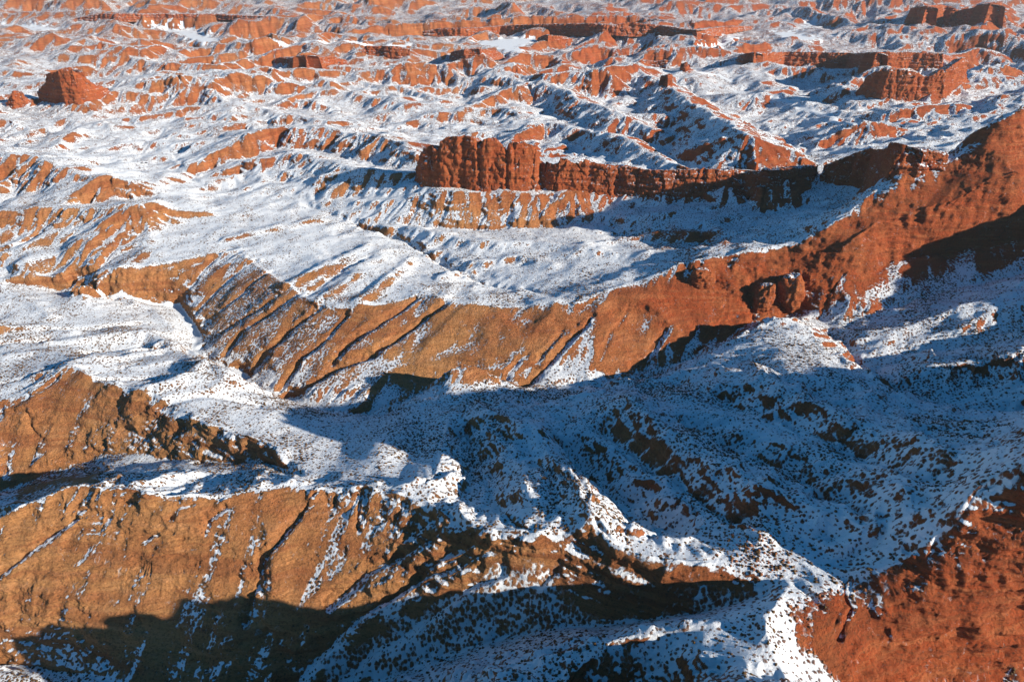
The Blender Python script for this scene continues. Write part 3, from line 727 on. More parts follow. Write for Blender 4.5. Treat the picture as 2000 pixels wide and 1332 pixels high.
def ground_material(name, snowy=True, fixed_tone=None):
    m = bpy.data.materials.new(name); nt = nodes_of(m); B = NB(nt)
    geo = B.n('ShaderNodeNewGeometry'); pos = geo.outputs['Position']
    def mapped(sx, sy, sz):
        o = B.n('ShaderNodeMapping'); B.l(pos, o.inputs[0]); o.inputs['Scale'].default_value = (sx, sy, sz); return o.outputs[0]
    if fixed_tone is None:
        at = B.n('ShaderNodeAttribute', _attribute_name='tone'); tone = at.outputs['Fac']
    else: tone = fixed_tone
    # rock: ochre to red, layered by height, mottled
    strata = B.noise(mapped(0.016, 0.016, 0.30), 1.0, 6, 0.72, 0.35)
    mott = B.noise(pos, 0.055, 5, 0.6)
    fine = B.noise(pos, 0.55, 4, 0.65)
    if fixed_tone is None: tv = B.math('ADD', tone, B.rng(mott, 0.25, 0.75, -0.22, 0.22))
    else: tv = B.math('ADD', B.rng(mott, 0.25, 0.75, -0.16, 0.16), tone)
    tv = B.math('ADD', tv, B.rng(strata, 0.3, 0.7, -0.2, 0.2), clamp=True)
    rock = B.mix(tv, (0.47, 0.22, 0.082), (0.37, 0.074, 0.022))
    band = B.noise(mapped(0.006, 0.006, 0.16), 1.0, 2, 0.5, 0.6)
    rock = B.mix(B.rng(strata, 0.50, 0.60, 0, 0.55), rock, B.mix(tv, (0.58, 0.31, 0.14), (0.52, 0.18, 0.068)))
    rock = B.mix(B.rng(strata, 0.44, 0.36, 0, 0.5), rock, (0.22, 0.075, 0.03))
    rock = B.mix(B.rng(band, 0.50, 0.36, 0, 0.45), rock, (0.24, 0.062, 0.024))
    rock = B.mix(B.rng(fine, 0.50, 0.36, 0, 0.5), rock, (0.12, 0.048, 0.02))
    # scattered dark scrub on the bare ground
    vor = B.n('ShaderNodeTexVoronoi'); B.l(pos, vor.inputs['Vector']); vor.inputs['Scale'].default_value = 0.33
    dots = B.rng(vor.outputs['Distance'], 0.16, 0.30, 0.6, 0.0)
    rock = B.mix(B.math('MULTIPLY', dots, B.rng(mott, 0.45, 0.6)), rock, (0.05, 0.035, 0.02))
    bs = B.n('ShaderNodeBsdfPrincipled'); bs.inputs['Specular IOR Level'].default_value = 0.15
    fine2 = B.noise(mapped(1, 1, 2.2), 0.28, 7, 0.72)
    hgt = B.math('ADD', B.math('MULTIPLY', fine2, 2.6), B.math('MULTIPLY', strata, 2.0))
    if snowy:
        cov = B.n('ShaderNodeAttribute', _attribute_name='snow').outputs['Fac']
        # tussocks and stones standing through the snow
        w1 = B.n('ShaderNodeTexNoise', _noise_dimensions='3D'); B.l(pos, w1.inputs['Vector']); w1.inputs['Scale'].default_value = 0.40; w1.inputs['Detail'].default_value = 5; w1.inputs['Roughness'].default_value = 0.68
        v2 = B.n('ShaderNodeTexVoronoi'); v2.inputs['Scale'].default_value = 0.38
        wv = B.n('ShaderNodeVectorMath', _operation='MULTIPLY_ADD'); B.l(w1.outputs['Color'], wv.inputs[0]); wv.inputs[1].default_value = (2.8, 2.8, 1.0); B.l(mapped(1, 1, 0.55), wv.inputs[2]); B.l(wv.outputs[0], v2.inputs['Vector'])
        big = B.noise(pos, 0.085, 3, 0.6)
        # threshold field: 0..1, uniform-ish
        th = B.math('ADD', B.rng(w1.outputs['Fac'], 0.28, 0.72, 0, 0.52), B.rng(v2.outputs['Distance'], 0.70, 0.20, 0, 0.76))
        th = B.math('ADD', th, B.rng(big, 0.3, 0.7, -0.24, 0.16))
        th = B.math('ADD', th, B.rng(B.noise(pos, 0.024, 4, 0.6), 0.3, 0.7, -0.14, 0.14))
        d = B.math('SUBTRACT', cov, th)
        sm_ = B.math('MAXIMUM', B.rng(d, -0.03, 0.04, 0, 1, True), B.rng(d, -0.30, 0.0, 0, 0.36))
        dirt = B.rng(B.noise(pos, 0.12, 5, 0.7), 0.35, 0.75, 0.0, 0.30)
        scol = B.mix(dirt, (0.84, 0.87, 0.90), (0.60, 0.55, 0.50))
        # under the snow line the ground is damp and scrubby
        damp = B.mix(B.rng(cov, 0.25, 0.75, 0, 0.6), rock, (0.10, 0.062, 0.035))
        col = B.mix(sm_, damp, scol)
        B.l(col, bs.inputs['Base Color'])
        B.l(B.rng(sm_, 0, 1, 0.95, 0.7), bs.inputs['Roughness'])
        hs = B.math('ADD', B.math('MULTIPLY', hgt, B.math('SUBTRACT', 1.0, B.math('MULTIPLY', sm_, 0.85))), B.math('MULTIPLY', w1.outputs['Fac'], -0.5))
    else:
        B.l(rock, bs.inputs['Base Color']); bs.inputs['Roughness'].default_value = 0.95; hs = hgt
    bp = B.n('ShaderNodeBump'); bp.inputs['Strength'].default_value = 0.9; bp.inputs['Distance'].default_value = 1.5
    B.l(hs, bp.inputs['Height']); B.l(bp.outputs[0], bs.inputs['Normal'])
    out = B.n('ShaderNodeOutputMaterial'); B.l(bs.outputs[0], out.inputs[0])
    return m
M_GROUND = ground_material('snowy_badland')

# ------------------------------------------------------------------ cut the sheet into the ridges and valleys it shows
def line_rows(names, extra=()):
    """mesh row index of a surveyed line in each column"""
    P = []
    for nm in names:
        P += [unproj(*p) for p in LINES[nm]]
    tv = sorted(tuple(map(float, to_tv(*p))) for p in P)
    tvs = np.array(tv)
    v = np.interp(tc, tvs[:, 0], tvs[:, 1])
    return np.array([np.searchsorted(VM[:, i], v[i]) for i in range(NC)])
r_val1 = line_rows(['valley_one']); r_g1 = line_rows(['gully_one']); r_g2 = line_rows(['gully_two']); r_far = line_rows(['back_a'])
qr = np.arange(NR - 1)[:, None]
g1 = np.minimum(r_g1, NR - 1)[None, :-1]; v1 = np.minimum(r_val1, r_g1)[None, :-1]
pX, pY = X[:-1, :-1], Y[:-1, :-1]
reg = np.zeros((NR - 1, NC - 1), np.int8)
west = np.searchsorted(tc, to_tv(*unproj(600, 925, 38))[0]); colI = np.arange(NC - 1)[None]
reg[(qr >= v1) & (qr < g1) & (colI < west)] = 1
g2t = to_tv(*unproj(1112, 574, 34))[0]
gc_rows = line_rows(['great_crest'])
reg[qr >= g1] = 2
g2 = np.where(tc < g2t, r_g2, gc_rows + 12)
g2 = np.maximum(g2, r_g1 + 5)[None, :-1]
reg[(qr >= np.minimum(g2, gc_rows[None, :-1] + 40)) & (qr >= g1)] = 3
bn = line_rows(['butte_north'])[None, :-1]
reg[(qr >= np.maximum(bn, g2 + 5)) & (reg == 3) & (colI > np.searchsorted(tc, -0.09))] = 4
reg[(Y[:-1, :-1] > 1650)] = 5
reg[(reg == 3) & (tc[None, :-1] < -0.09) & (Y[:-1, :-1] > 1350)] = 4
NAMES = ['front_hills', 'second_hills', 'great_hills', 'snow_plain', 'middle_badlands', 'distant_badlands']
idx = np.arange(NR * NC).reshape(NR, NC)
co = np.stack([X, Y, Z], -1).reshape(-1, 3).astype(np.float32)
at_s = snow.reshape(-1).astype(np.float32); at_t = np.clip(tone, 0, 1).reshape(-1).astype(np.float32)
def mesh_from(name, co, quads, attrs, mat, smooth=True):
    me = bpy.data.meshes.new(name)
    me.vertices.add(len(co)); me.vertices.foreach_set('co', np.ascontiguousarray(co, np.float32).ravel())
    n = len(quads); me.loops.add(n * 4); me.polygons.add(n)
    me.loops.foreach_set('vertex_index', np.ascontiguousarray(quads, np.int32).ravel())
    me.polygons.foreach_set('loop_start', np.arange(0, n * 4, 4, dtype=np.int32))
    me.polygons.foreach_set('loop_total', np.full(n, 4, np.int32))
    me.update(calc_edges=True)
    me.polygons.foreach_set('use_smooth', np.full(n, smooth))
    for k, a in attrs.items():
        t = me.attributes.new(k, 'FLOAT', 'POINT'); t.data.foreach_set('value', np.ascontiguousarray(a, np.float32))
    me.materials.append(mat)
    o = bpy.data.objects.new(name, me); SC.collection.objects.link(o)
    return o
quads = np.stack([idx[:-1, :-1], idx[:-1, 1:], idx[1:, 1:], idx[1:, :-1]], -1).reshape(-1, 4)
rg = reg.ravel()
for k, nm in enumerate(NAMES):
    qd = quads[rg == k]
    if not len(qd): continue
    used = np.unique(qd); remap = np.zeros(NR * NC, np.int32); remap[used] = np.arange(len(used))
    o = mesh_from(nm, co[used], remap[qd], {'snow': at_s[used], 'tone': at_t[used]}, M_GROUND)
    o['kind'] = 'structure'
print('terrain', time.time() - T0)

# ------------------------------------------------------------------ standing rock: towers and cliff walls
def tag(o, label=None, cat=None, group=None, kind=None):
    if label: o['label'] = label
    if cat: o['category'] = cat
    if group: o['group'] = group
    if kind: o['kind'] = kind
    return o
def rock_wall(name, label, cat, base, top, thick, recess=(), flute=2.6, seed=0, tone_=0.95, dx=1.1, group=None):
    """a curtain of layered rock: base and top are image bearings of its foot and skyline"""
    bx = np.array([b[0] for b in base], float); by = np.array([b[1] for b in base], float)
    P = np.array([hit(HF, x, y) for x, y in base])
    x0, x1 = bx[0], bx[-1]
    n = int((x1 - x0) / dx); px = np.linspace(x0, x1, n)
    Xb = np.interp(px, bx, P[:, 0]); Yb = np.interp(px, bx, P[:, 1]); Zb = np.interp(px, bx, P[:, 2])
    ty = np.interp(px, [t[0] for t in top], [t[1] for t in top])
    d = np.array([ray(x, y) for x, y in zip(px, ty)])
    k = (Yb + 5) / d[:, 1]; Zt = CAM_H + d[:, 2] * k; Xt = d[:, 0] * k
    tx = np.gradient(Xb); tyy = np.gradient(Yb); L = np.hypot(tx, tyy); nxx = tyy / L; nyy = -tx / L     # outwards, towards the viewer
    S = np.cumsum(L)
    u = np.linspace(0, 1, n); th = thick * np.sqrt(np.clip(1 - np.abs(2 * u - 1) ** 5, 0.02, 1))
    rec = np.zeros(n)
    for rx, rw, rd in recess: rec += rd * np.exp(-((px - rx) / rw) ** 2)
    Zt = Zt + 1.8 * perlin(S / 6.0, S * 0 + seed, seed) + 0.8 * perlin(S / 2.0, S * 0 + seed, seed + 1)
    H_ = np.maximum(Zt - Zb, 1.0)
    hs = np.concatenate([np.linspace(-0.35, 1, 46), np.linspace(1.02, 1.02, 1)])
    rowsP = []
    xc = Xb + 0 * S
    for h in hs:                                   # front face
        z = Zb + H_ * min(h, 1.0)
        fl = flute * 0.9 * (0.5 - 2.0 * np.abs(perlin(S / 27.0 + 0.2 * perlin(S / 9, z / 11, 1), z / 70.0, seed + 15))) + flute * 0.8 * perlin(S / 34.0, z / 60.0, seed + 5) + 0.6 * flute * perlin(S / 13.0 + 0.5 * perlin(S / 20, z / 9, 3), z / 14.0, seed + 4) - 1.2 * np.abs(perlin(S / 9.0 + 0.4 * perlin(S / 15, z / 7, 2), z / 22.0, seed + 6))
        crack = -np.clip(1 - np.abs(perlin(S / 30.0 + 0.12 * perlin(S / 6, z / 6, 9), z / 90.0, seed + 7)) * 14, 0, 1) * 3.6
        zl = z + 0.8 * perlin(S / 25, z * 0, seed + 3)
        lay = 1.5 * vnoise3(S / 40, zl / 3.4, z * 0, seed + 8) + 0.7 * vnoise3(S / 14, zl / 1.5, z * 0, seed + 9) + 0.9 * vnoise3(S / 80, zl / 8.0, z * 0, seed + 2)
        rough = 0.5 * vnoise3(S / 3, z / 3, z * 0, seed + 10) + 1.5 * np.round(2.6 * perlin(S / 11, z / 8, seed + 16)) / 2.6 + 0.8 * np.round(2.2 * perlin(S / 4.5, z / 3.5, seed + 17)) / 2.2
        off = fl + crack + lay + rough - rec * min(1, 0.35 + h) - 5.0 * h - 2.2 * max(0, h - 0.88) ** 1 * 8
        off = off + 4 * max(0, 0.25 - h) ** 1
        xx = Xb + (Xt - Xb) * 0 + nxx * off; yy = Yb + nyy * off
        rowsP.append(np.stack([xx, yy, z], 1))
    lastf = rowsP[-1]
    for f in (0.12, 0.3, 0.55, 0.8, 0.95):        # rounded, broken top
        z = Zt - H_ * 0.04 - (f ** 3) * H_ * 0.12 + 0.7 * perlin(S / 6, S * 0 + f * 9, seed + 12)
        rowsP.append(np.stack([lastf[:, 0] - nxx * th * f, lastf[:, 1] - nyy * th * f, z], 1))
    for h in (0.8, 0.6, 0.4, 0.2, 0.0, -0.35):     # back face
        z = Zb + H_ * h
        off = th * (1 + 0.25 * (0.9 - h)) + 1.5 * perlin(S / 9, z / 12, seed + 13)
        rowsP.append(np.stack([lastf[:, 0] - nxx * off, lastf[:, 1] - nyy * off, z], 1))
    V = np.stack(rowsP)                             # rows x n x 3
    R_, n_ = V.shape[:2]
    c0 = V[:, :1].mean(0, keepdims=True).repeat(R_, 0); c1 = V[:, -1:].mean(0, keepdims=True).repeat(R_, 0)
    c0[:, :, 2] = V[:, :1, 2]; c1[:, :, 2] = V[:, -1:, 2]
    V = np.concatenate([c0, V, c1], 1); n_ += 2
    ax = np.gradient(V, axis=1); bx_ = np.gradient(V, axis=0)
    N = np.cross(ax, bx_); N /= np.linalg.norm(N, axis=2, keepdims=True) + 1e-9
    ids = np.arange(R_ * n_).reshape(R_, n_)
    q = np.stack([ids[:-1, :-1], ids[:-1, 1:], ids[1:, 1:], ids[1:, :-1]], -1).reshape(-1, 4)
    sn = np.clip(1.1 * (np.abs(N[:, :, 2]) - 0.55), -0.2, 0.62); sn[:3] = 0
    org = np.array([Xb.mean(), Yb.mean(), Zb.mean()])
    o = mesh_from(name, V.reshape(-1, 3) - org, q, {'snow': sn.ravel(), 'tone': np.full(V.shape[0] * V.shape[1], tone_)}, M_GROUND)
    o.location = org
    return tag(o, label, cat, group)
rock_wall('rock_butte', 'tall red sandstone butte of fluted towers above the snowy plain', 'butte',
    [(811,352),(825,364),(845,366),(870,366),(900,368),(930,373),(965,373),(1000,372),(1040,372),(1067,370)],
    [(811,322),(816,300),(826,289),(840,286),(851,290),(856,292),(858,279),(870,271),(893,266),(920,268),(927,274),(931,284),(939,284),(946,272),(964,270),(974,276),(984,290),(989,301),(992,284),(1000,279),(1030,281),(1046,288),(1056,305),(1061,318),(1067,322)],
    30, [(840,4,7),(857,3,3),(905,4,5),(935,5,4.5),(990,3,5),(1005,3,3),(1060,7,10)], 3.0, 11)
rock_wall('cliff_band', 'long low red cliff running right from the fluted butte', 'cliff',
    [(1060,372),(1090,374),(1150,376),(1210,380),(1290,379),(1380,377),(1450,374),(1500,368),(1552,352),(1596,346)],
    [(1060,318),(1075,321),(1085,320),(1089,309),(1104,311),(1112,319),(1134,320),(1139,312),(1150,318),(1200,325),(1260,333),(1300,334),(1370,332),(1480,335),(1552,329),(1596,322)],
    16, [(1060,6,6),(1150,8,3),(1370,5,5),(1430,5,4),(1490,5,3)], 2.2, 23)
rock_wall('cliff_band', 'dark shaded cliff between the long red cliff and the great slope at right', 'cliff',
    [(1596,350),(1630,360),(1680,366),(1730,352),(1790,338),(1850,322)],
    [(1596,322),(1625,309),(1645,300),(1665,292),(1690,288),(1722,279),(1745,284),(1765,291),(1820,294),(1850,299)], 20, [(1650,5,4),(1735,5,4)], 3.0, 29)
rock_wall('rock_butte', 'isolated dark red butte at the far left edge of the badlands', 'butte',
    [(76,196),(100,201),(130,205),(160,203),(190,196),(216,182)],
    [(76,178),(90,166),(99,160),(101,146),(120,141),(138,136),(152,133),(166,140),(180,152),(196,163),(216,172)], 34, [(122,3,4),(165,4,3)], 2.5, 31)
rock_wall('rock_butte', 'small red rock stump just left of the isolated left butte', 'butte',
    [(12,208),(30,212),(50,210),(66,200)], [(12,200),(24,186),(36,178),(46,180),(58,190),(66,198)], 22, [], 2.0, 37)
rock_wall('rock_butte', 'broad red butte with a jagged notched skyline, upper right', 'butte',
    [(1668,184),(1690,190),(1720,195),(1760,197),(1800,194),(1840,186),(1870,172),(1893,160)],
    [(1668,176),(1678,152),(1690,140),(1720,137),(1752,137),(1770,140),(1786,144),(1797,151),(1806,150),(1814,146),(1826,136),(1836,140),(1846,136),(1856,123),(1868,113),(1878,118),(1885,138),(1893,154)], 22, [(1700,3,3),(1740,4,3),(1800,5,5),(1845,4,4)], 3.0, 41)
rock_wall('mesa_wall', 'long flat-topped dark red mesa wall behind the notched butte', 'cliff',
    [(1436,116),(1470,124),(1530,127),(1600,128),(1650,130),(1700,136),(1780,134),(1840,130),(1876,124)],
    [(1436,110),(1450,104),(1540,102),(1640,104),(1700,103),(1780,103),(1840,106),(1876,114)], 26, [(1600,5,6),(1655,6,8),(1700,4,4)], 3.0, 47)
rock_wall('rock_butte', 'red banded butte touching the upper right corner', 'butte',
    [(1776,44),(1800,48),(1840,46),(1880,48),(1920,48),(1966,44)],
    [(1776,34),(1785,14),(1830,9),(1850,14),(1866,22),(1900,10),(1943,5),(1955,20),(1966,38)], 50, [(1866,6,6)], 4.0, 53, dx=0.9)
rock_wall('rock_spire', 'thin red pinnacle standing on a snowy ridge', 'spire',
    [(1289,168),(1296,171),(1304,171),(1314,168)], [(1289,165),(1295,152),(1300,144),(1304,146),(1308,156),(1314,166)], 12, [], 1.0, 59, dx=0.6)
rock_wall('rock_stump', 'squat dark rock stump just beyond the thin pinnacle', 'rock',
    [(1326,139),(1334,142),(1342,142),(1350,139)], [(1326,134),(1331,126),(1339,122),(1346,125),(1350,134)], 15, [], 1.0, 61, dx=0.6)
rock_wall('rock_ledge', 'broken dark red ledge left of the squat rock stump', 'rock',
    [(1256,124),(1275,130),(1300,131),(1322,128)], [(1256,118),(1270,119),(1282,121),(1296,117),(1310,120),(1322,119)], 14, [], 1.5, 67, dx=0.8)
rock_wall('mesa_wall', 'red stepped mesa face left of centre near the top', 'cliff',
    [(534,120),(560,130),(600,134),(640,130),(680,124)], [(534,116),(548,112),(580,114),(600,108),(628,112),(650,110),(680,118)], 30, [(560,5,5),(620,6,5)], 3.0, 71)
rock_wall('mesa_wall', 'dark-capped red mesa face at top centre', 'cliff',
    [(706,104),(735,110),(765,117),(800,110)], [(706,97),(716,90),(740,91),(775,91),(800,98)], 28, [(745,6,5)], 3.0, 73)
rock_wall('mesa_wall', 'small red mesa face beside the pale frozen river bend', 'cliff',
    [(878,112),(905,117),(940,116),(985,111)], [(878,102),(900,97),(940,96),(970,98),(985,105)], 28, [(925,6,5)], 3.0, 79)
rock_wall('rock_ledge', 'dark rock outcrop on a snowy rise beside the frozen river', 'rock',
    [(1048,80),(1070,84),(1095,84),(1118,80)], [(1048,74),(1062,68),(1080,70),(1100,71),(1118,75)], 22, [], 2.0, 83, dx=0.8)
rock_wall('scarp', 'longest red scarp stretching across the top of the view', 'cliff',
    [(826,66),(900,72),(980,68),(1080,66),(1180,64),(1280,66),(1360,72),(1410,66),(1468,56)],
    [(826,62),(860,56),(930,55),(1000,50),(1050,48),(1150,46),(1200,50),(1230,44),(1300,52),(1350,60),(1420,52),(1468,51)], 40, [(1230,9,6)], 4.0, 89)
rock_wall('scarp', 'low red scarp above the pale basin at upper left', 'cliff',
    [(150,38),(230,40),(300,38),(420,37),(520,36)], [(150,35),(200,27),(300,28),(420,28),(520,33)], 40, [(300,8,5)], 4.0, 97)

def boulder(name, label, px, py, rx, ry, rz, seed, sink=0.35, rot=0.0):
    x, y, z = hit(HF, px, py)
    na, nb = 96, 56
    a = np.linspace(0, 2 * np.pi, na, endpoint=False)[None]; b = np.linspace(-np.pi / 2, np.pi / 2, nb)[:, None]
    dx_ = np.cos(b) * np.cos(a); dy_ = np.cos(b) * np.sin(a); dz_ = np.sin(b) + 0 * a
    rr = 1 + 0.20 * vnoise3(dx_ * 1.6 + seed, dy_ * 1.6, dz_ * 1.6, seed) + 0.09 * vnoise3(dx_ * 4, dy_ * 4, dz_ * 4, seed + 1) + 0.05 * vnoise3(dx_ * 2, dy_ * 2, dz_ * 16, seed + 2) + 0.03 * vnoise3(dx_ * 12, dy_ * 12, dz_ * 12, seed + 3)
    sup = (np.abs(dx_) ** 3 + np.abs(dy_) ** 3 + np.abs(dz_) ** 3) ** (-1 / 3.0)
    rr = rr * (0.5 + 0.5 * sup)
    X_ = dx_ * rr * rx; Y_ = dy_ * rr * ry; Z_ = dz_ * rr * rz
    c, s_ = math.cos(rot), math.sin(rot); X_, Y_ = X_ * c - Y_ * s_, X_ * s_ + Y_ * c
    V = np.stack([X_, Y_, Z_], -1)
    ids = np.arange(nb * na).reshape(nb, na); i2 = np.roll(ids, -1, axis=1)
    q = np.stack([ids[:-1], i2[:-1], i2[1:], ids[1:]], -1).reshape(-1, 4)
    sn = np.where(dz_ * 1.0 + 0.35 * dy_ > 0.86, 0.55, -0.2)
    o = mesh_from(name, V.reshape(-1, 3), q, {'snow': sn.ravel(), 'tone': np.full(na * nb, 0.85)}, M_GROUND)
    o.location = (x, y, z + rz * (1 - 2 * sink) * 0.5)
    return tag(o, label, 'boulder')
boulder('boulder', 'huge rounded red boulder leaning on the great red slope', 1540, 575, 15, 17, 21, 5, rot=0.3)
boulder('boulder', 'upright dark-sided red boulder left of the rounded one', 1490, 588, 11, 13, 20, 9, rot=-0.2)
boulder('boulder', 'smooth red bulge of rock high on the great slope, snow above', 1372, 545, 15, 12, 13, 14, sink=0.5)
boulder('boulder', 'small dark boulder alone on the slope right of the two huge ones', 1622, 580, 3.0, 3.0, 3.6, 15)

# ------------------------------------------------------------------ scrub and stones standing on the ground
rs = np.random.RandomState(4)
qc = co[quads.reshape(-1, 4)]
ctr = qc.mean(1); e1 = qc[:, 2] - qc[:, 0]; e2 = qc[:, 3] - qc[:, 1]
area = 0.5 * np.linalg.norm(np.cross(e1, e2), axis=1)
cpx, cpy = project(ctr[:, 0], ctr[:, 1], ctr[:, 2])
inview = (cpx > -120) & (cpx < 2120) & (cpy > -20) & (cpy < 1420) & (ctr[:, 1] > 150)
sq = at_s[quads[:, 0]]; nzq = nzs.reshape(-1)[quads[:, 0]]
def scatter(name, nmax, wt_, size, mat, flat, lab, seed):
    r_ = np.random.RandomState(seed)
    w_ = wt_ * area; w_ = w_ / w_.sum()
    k = r_.choice(len(w_), nmax, p=w_)
    uv = r_.rand(nmax, 2)[:, :, None]; Q = qc[k]
    P = (Q[:, 0] * (1 - uv[:, 0]) + Q[:, 1] * uv[:, 0]) * (1 - uv[:, 1]) + (Q[:, 3] * (1 - uv[:, 0]) + Q[:, 2] * uv[:, 0]) * uv[:, 1]
    sz = size[0] + (size[1] - size[0]) * r_.rand(nmax) ** 2.5
    ring = np.array([[math.cos(a), math.sin(a), 0.25] for a in np.linspace(0, 2 * np.pi, 6)[:-1]] + [[0, 0, 1.0]] + [[0.8 * math.cos(a), 0.8 * math.sin(a), -0.5] for a in np.linspace(0, 2 * np.pi, 6)[:-1]])
    V = ring[None] * (1 + 0.7 * (r_.rand(nmax, 11, 3) - 0.5))
    an = r_.rand(nmax) * 6.28; c = np.cos(an)[:, None]; s_ = np.sin(an)[:, None]
    V = np.stack([V[:, :, 0] * c - V[:, :, 1] * s_, V[:, :, 0] * s_ + V[:, :, 1] * c, V[:, :, 2] * flat], -1)
    V = V * sz[:, None, None] + P[:, None]
    F = []
    for i in range(5):
        j = (i + 1) % 5; F.append((i, j, 5)); F.append((6 + i, 6 + j, j)); F.append((6 + i, j, i))
    F = np.array(F)
    A = (F[None] + 11 * np.arange(nmax)[:, None, None]).reshape(-1, 3)
    me = bpy.data.meshes.new(name); me.vertices.add(nmax * 11); me.vertices.foreach_set('co', V.astype(np.float32).ravel())
    me.loops.add(len(A) * 3); me.polygons.add(len(A)); me.loops.foreach_set('vertex_index', A.astype(np.int32).ravel())
    me.polygons.foreach_set('loop_start', np.arange(0, len(A) * 3, 3, dtype=np.int32)); me.polygons.foreach_set('loop_total', np.full(len(A), 3, np.int32))
    me.update(calc_edges=True); me.materials.append(mat)
    o = bpy.data.objects.new(name, me); SC.collection.objects.link(o); tag(o, lab, None, None, 'stuff')
    return o
def plain(name, a, b, sc):
    m = bpy.data.materials.new(name); nt = nodes_of(m); B = NB(nt)
    g = B.n('ShaderNodeNewGeometry'); c = B.mix(B.rng(B.noise(g.outputs['Position'], sc, 3), 0.35, 0.65), a, b)
    bs = B.n('ShaderNodeBsdfPrincipled'); B.l(c, bs.inputs['Base Color']); bs.inputs['Roughness'].default_value = 0.95; bs.inputs['Specular IOR Level'].default_value = 0.1
    o = B.n('ShaderNodeOutputMaterial'); B.l(bs.outputs[0], o.inputs[0]); return m
M_SCRUB = plain('dry_scrub', (0.075, 0.045, 0.022), (0.16, 0.085, 0.035), 0.2)
M_STONE = plain('red_stone', (0.20, 0.07, 0.03), (0.30, 0.12, 0.05), 0.4)
slope_ok = sstep(0.62, 0.82, nzq)
wv = inview * slope_ok * sstep(0.15, 0.6, sq) * (sq < 1.0) * (ctr[:, 1] < 1150) * (0.35 + 0.65 * (ctr[:, 1] < 800))
scatter('scrub', 60000, wv * (1 - 0.6 * sstep(0.86, 0.93, sq)) * (0.15 + sstep(-0.1, 0.5, perlin(ctr[:, 0] / 60, ctr[:, 1] / 60, 7))), (0.25, 1.25), M_SCRUB, 0.8, 'low dry tussocks dotting the snow', 3)
wn_ = inview * (ctr[:, 1] < 420) * sstep(0.1, 0.4, sq) * (sq < 0.8) * (cpy > 1030) * (cpx > 850) * sstep(0.80, 0.92, nzq)
scatter('stones', 500, wn_, (0.3, 1.3), M_STONE, 0.75, 'loose red stones and clods on the near crests', 8)
print('scatter', time.time() - T0)

# ------------------------------------------------------------------ two parked cars on the snow plain
def paint(name, c, rough=0.4, metal=0.0):
    m = bpy.data.materials.new(name); nt = nodes_of(m); B = NB(nt); bs = B.n('ShaderNodeBsdfPrincipled')
    tc_ = B.n('ShaderNodeTexCoord'); nz_ = B.noise(tc_.outputs['Object'], 3.0, 3)
    B.l(B.mix(B.rng(nz_, 0.3, 0.7), c, tuple(v * 0.8 for v in c)), bs.inputs['Base Color'])
    bs.inputs['Roughness'].default_value = rough; bs.inputs['Metallic'].default_value = metal
    o = B.n('ShaderNodeOutputMaterial'); B.l(bs.outputs[0], o.inputs[0]); return m
MP = {'dark': paint('dark_paint', (0.012, 0.013, 0.016)), 'grey': paint('grey_paint', (0.035, 0.033, 0.03)), 'glass': paint('car_glass', (0.01, 0.012, 0.015), 0.1), 'tyre': paint('tyre_rubber', (0.01, 0.01, 0.01), 0.9), 'lamp': paint('lamp_lens', (0.6, 0.6, 0.55), 0.2), 'rim': paint('rim_metal', (0.3, 0.3, 0.3), 0.3, 0.9)}
import bmesh
def poly_extrude(name, prof, y0, y1, mat, parent, inset=0.0, bevel=0.05):
    bm = bmesh.new(); a = [bm.verts.new((x, y0, z)) for x, z in prof]; b = [bm.verts.new((x, y1, z)) for x, z in prof]
    bm.faces.new(a[::-1]); bm.faces.new(b)
    for i in range(len(prof)): j = (i + 1) % len(prof); bm.faces.new((a[i], a[j], b[j], b[i]))
    if bevel: bmesh.ops.bevel(bm, geom=bm.edges[:], offset=bevel, segments=2, affect='EDGES')
    bmesh.ops.recalc_face_normals(bm, faces=bm.faces[:])
    me = bpy.data.meshes.new(name); bm.to_mesh(me); bm.free(); me.materials.append(mat)
    o = bpy.data.objects.new(name, me); SC.collection.objects.link(o); o.parent = parent; return o
def disc(name, x, y, z, r, w, mat, parent):
    bm = bmesh.new(); bmesh.ops.create_cone(bm, cap_ends=True, segments=24, radius1=r, radius2=r, depth=w)
    bmesh.ops.rotate(bm, verts=bm.verts, cent=(0, 0, 0), matrix=__import__('mathutils').Matrix.Rotation(math.pi / 2, 3, 'X'))
    bmesh.ops.bevel(bm, geom=[e for e in bm.edges if len(e.link_faces) == 2 and e.calc_face_angle() > 1], offset=min(0.03, w / 4), segments=2, affect='EDGES')
    me = bpy.data.meshes.new(name); bm.to_mesh(me); bm.free(); me.materials.append(mat)
    o = bpy.data.objects.new(name, me); SC.collection.objects.link(o); o.parent = parent; o.location = (x, y, z); return o
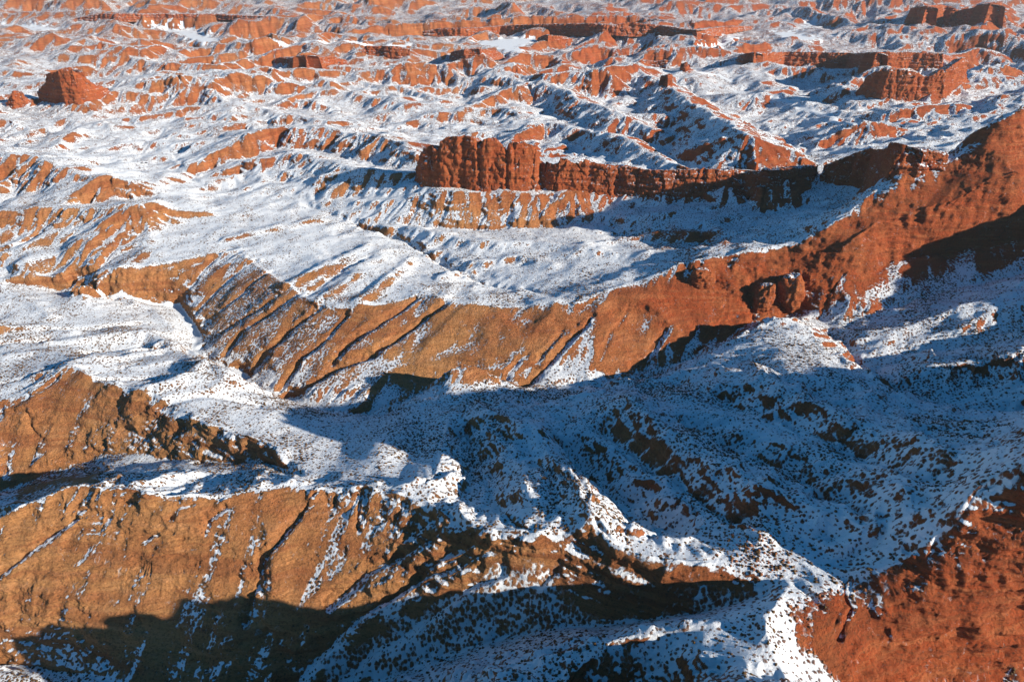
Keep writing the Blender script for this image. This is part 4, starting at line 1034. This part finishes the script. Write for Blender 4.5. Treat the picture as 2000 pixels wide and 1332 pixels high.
def car(px, py, rot, body, label):
    x, y, z = hit(HF, px, py)
    k = np.argmin((ctr[:, 0] - x) ** 2 + (ctr[:, 1] - y) ** 2); near_ = np.hypot(ctr[:, 0] - x, ctr[:, 1] - y) < 3.5
    z = ctr[near_, 2].max() if near_.any() else ctr[k, 2]
    r = bpy.data.objects.new('parked_car', None); SC.collection.objects.link(r); r.location = (x, y, z - 0.06); r.rotation_euler = (0, 0, rot)
    tag(r, label, 'car', 'cars parked on the snow plain')
    b = poly_extrude('body', [(-2.35,.42),(-2.4,.8),(-2.3,1.08),(1.05,1.10),(2.2,.98),(2.38,.75),(2.35,.40)], -.92, .92, MP[body], r, bevel=.07)
    poly_extrude('cabin', [(-2.22,1.09),(-2.0,1.70),(-1.7,1.80),(.15,1.80),(.45,1.70),(1.12,1.11)], -.80, .80, MP[body], r, bevel=.06)
    for s_ in (-1, 1):
        poly_extrude('window', [(-1.95,1.20),(-1.80,1.60),(.25,1.60),(.75,1.20)], s_ * .805 - .012, s_ * .805 + .012, MP['glass'], r, bevel=0)
        poly_extrude('headlight', [(2.28,.80),(2.28,.93),(2.40,.90),(2.40,.80)], s_ * .68 - .16, s_ * .68 + .16, MP['lamp'], r, bevel=.01)
        for xw in (-1.45, 1.42):
            t = disc('wheel', xw, s_ * .83, .38, .38, .24, MP['tyre'], r); disc('rim', 0, s_ * .125, 0, .22, .03, MP['rim'], t)
    return r
car(277, 319.5, 0.15, 'dark', 'black car parked on the snow plain, the left of a pair')
car(286, 319.0, 0.35, 'grey', 'dark grey car parked on the snow plain, the right of a pair')
print('all', time.time() - T0)

# ------------------------------------------------------------------ thin winter haze over the whole country
bmh = bmesh.new(); bmesh.ops.create_cube(bmh, size=1.0)
me = bpy.data.meshes.new('haze'); bmh.to_mesh(me); bmh.free()
hz = bpy.data.objects.new('haze', me); SC.collection.objects.link(hz)
hz.scale = (34000, 22000, 900); hz.location = (0, 5000, -150 + 450 + 0.0)
hz['kind'] = 'stuff'; hz['label'] = 'thin pale haze lying over the badlands'
mh = bpy.data.materials.new('haze'); nt = nodes_of(mh)
pv = nt.nodes.new('ShaderNodeVolumePrincipled'); pv.inputs['Color'].default_value = (0.93, 0.95, 1.0, 1); pv.inputs['Density'].default_value = 0.000022; pv.inputs['Anisotropy'].default_value = 0.2
oo = nt.nodes.new('ShaderNodeOutputMaterial'); nt.links.new(pv.outputs[0], oo.inputs['Volume']); me.materials.append(mh)
SC.cycles.volume_bounces = 0
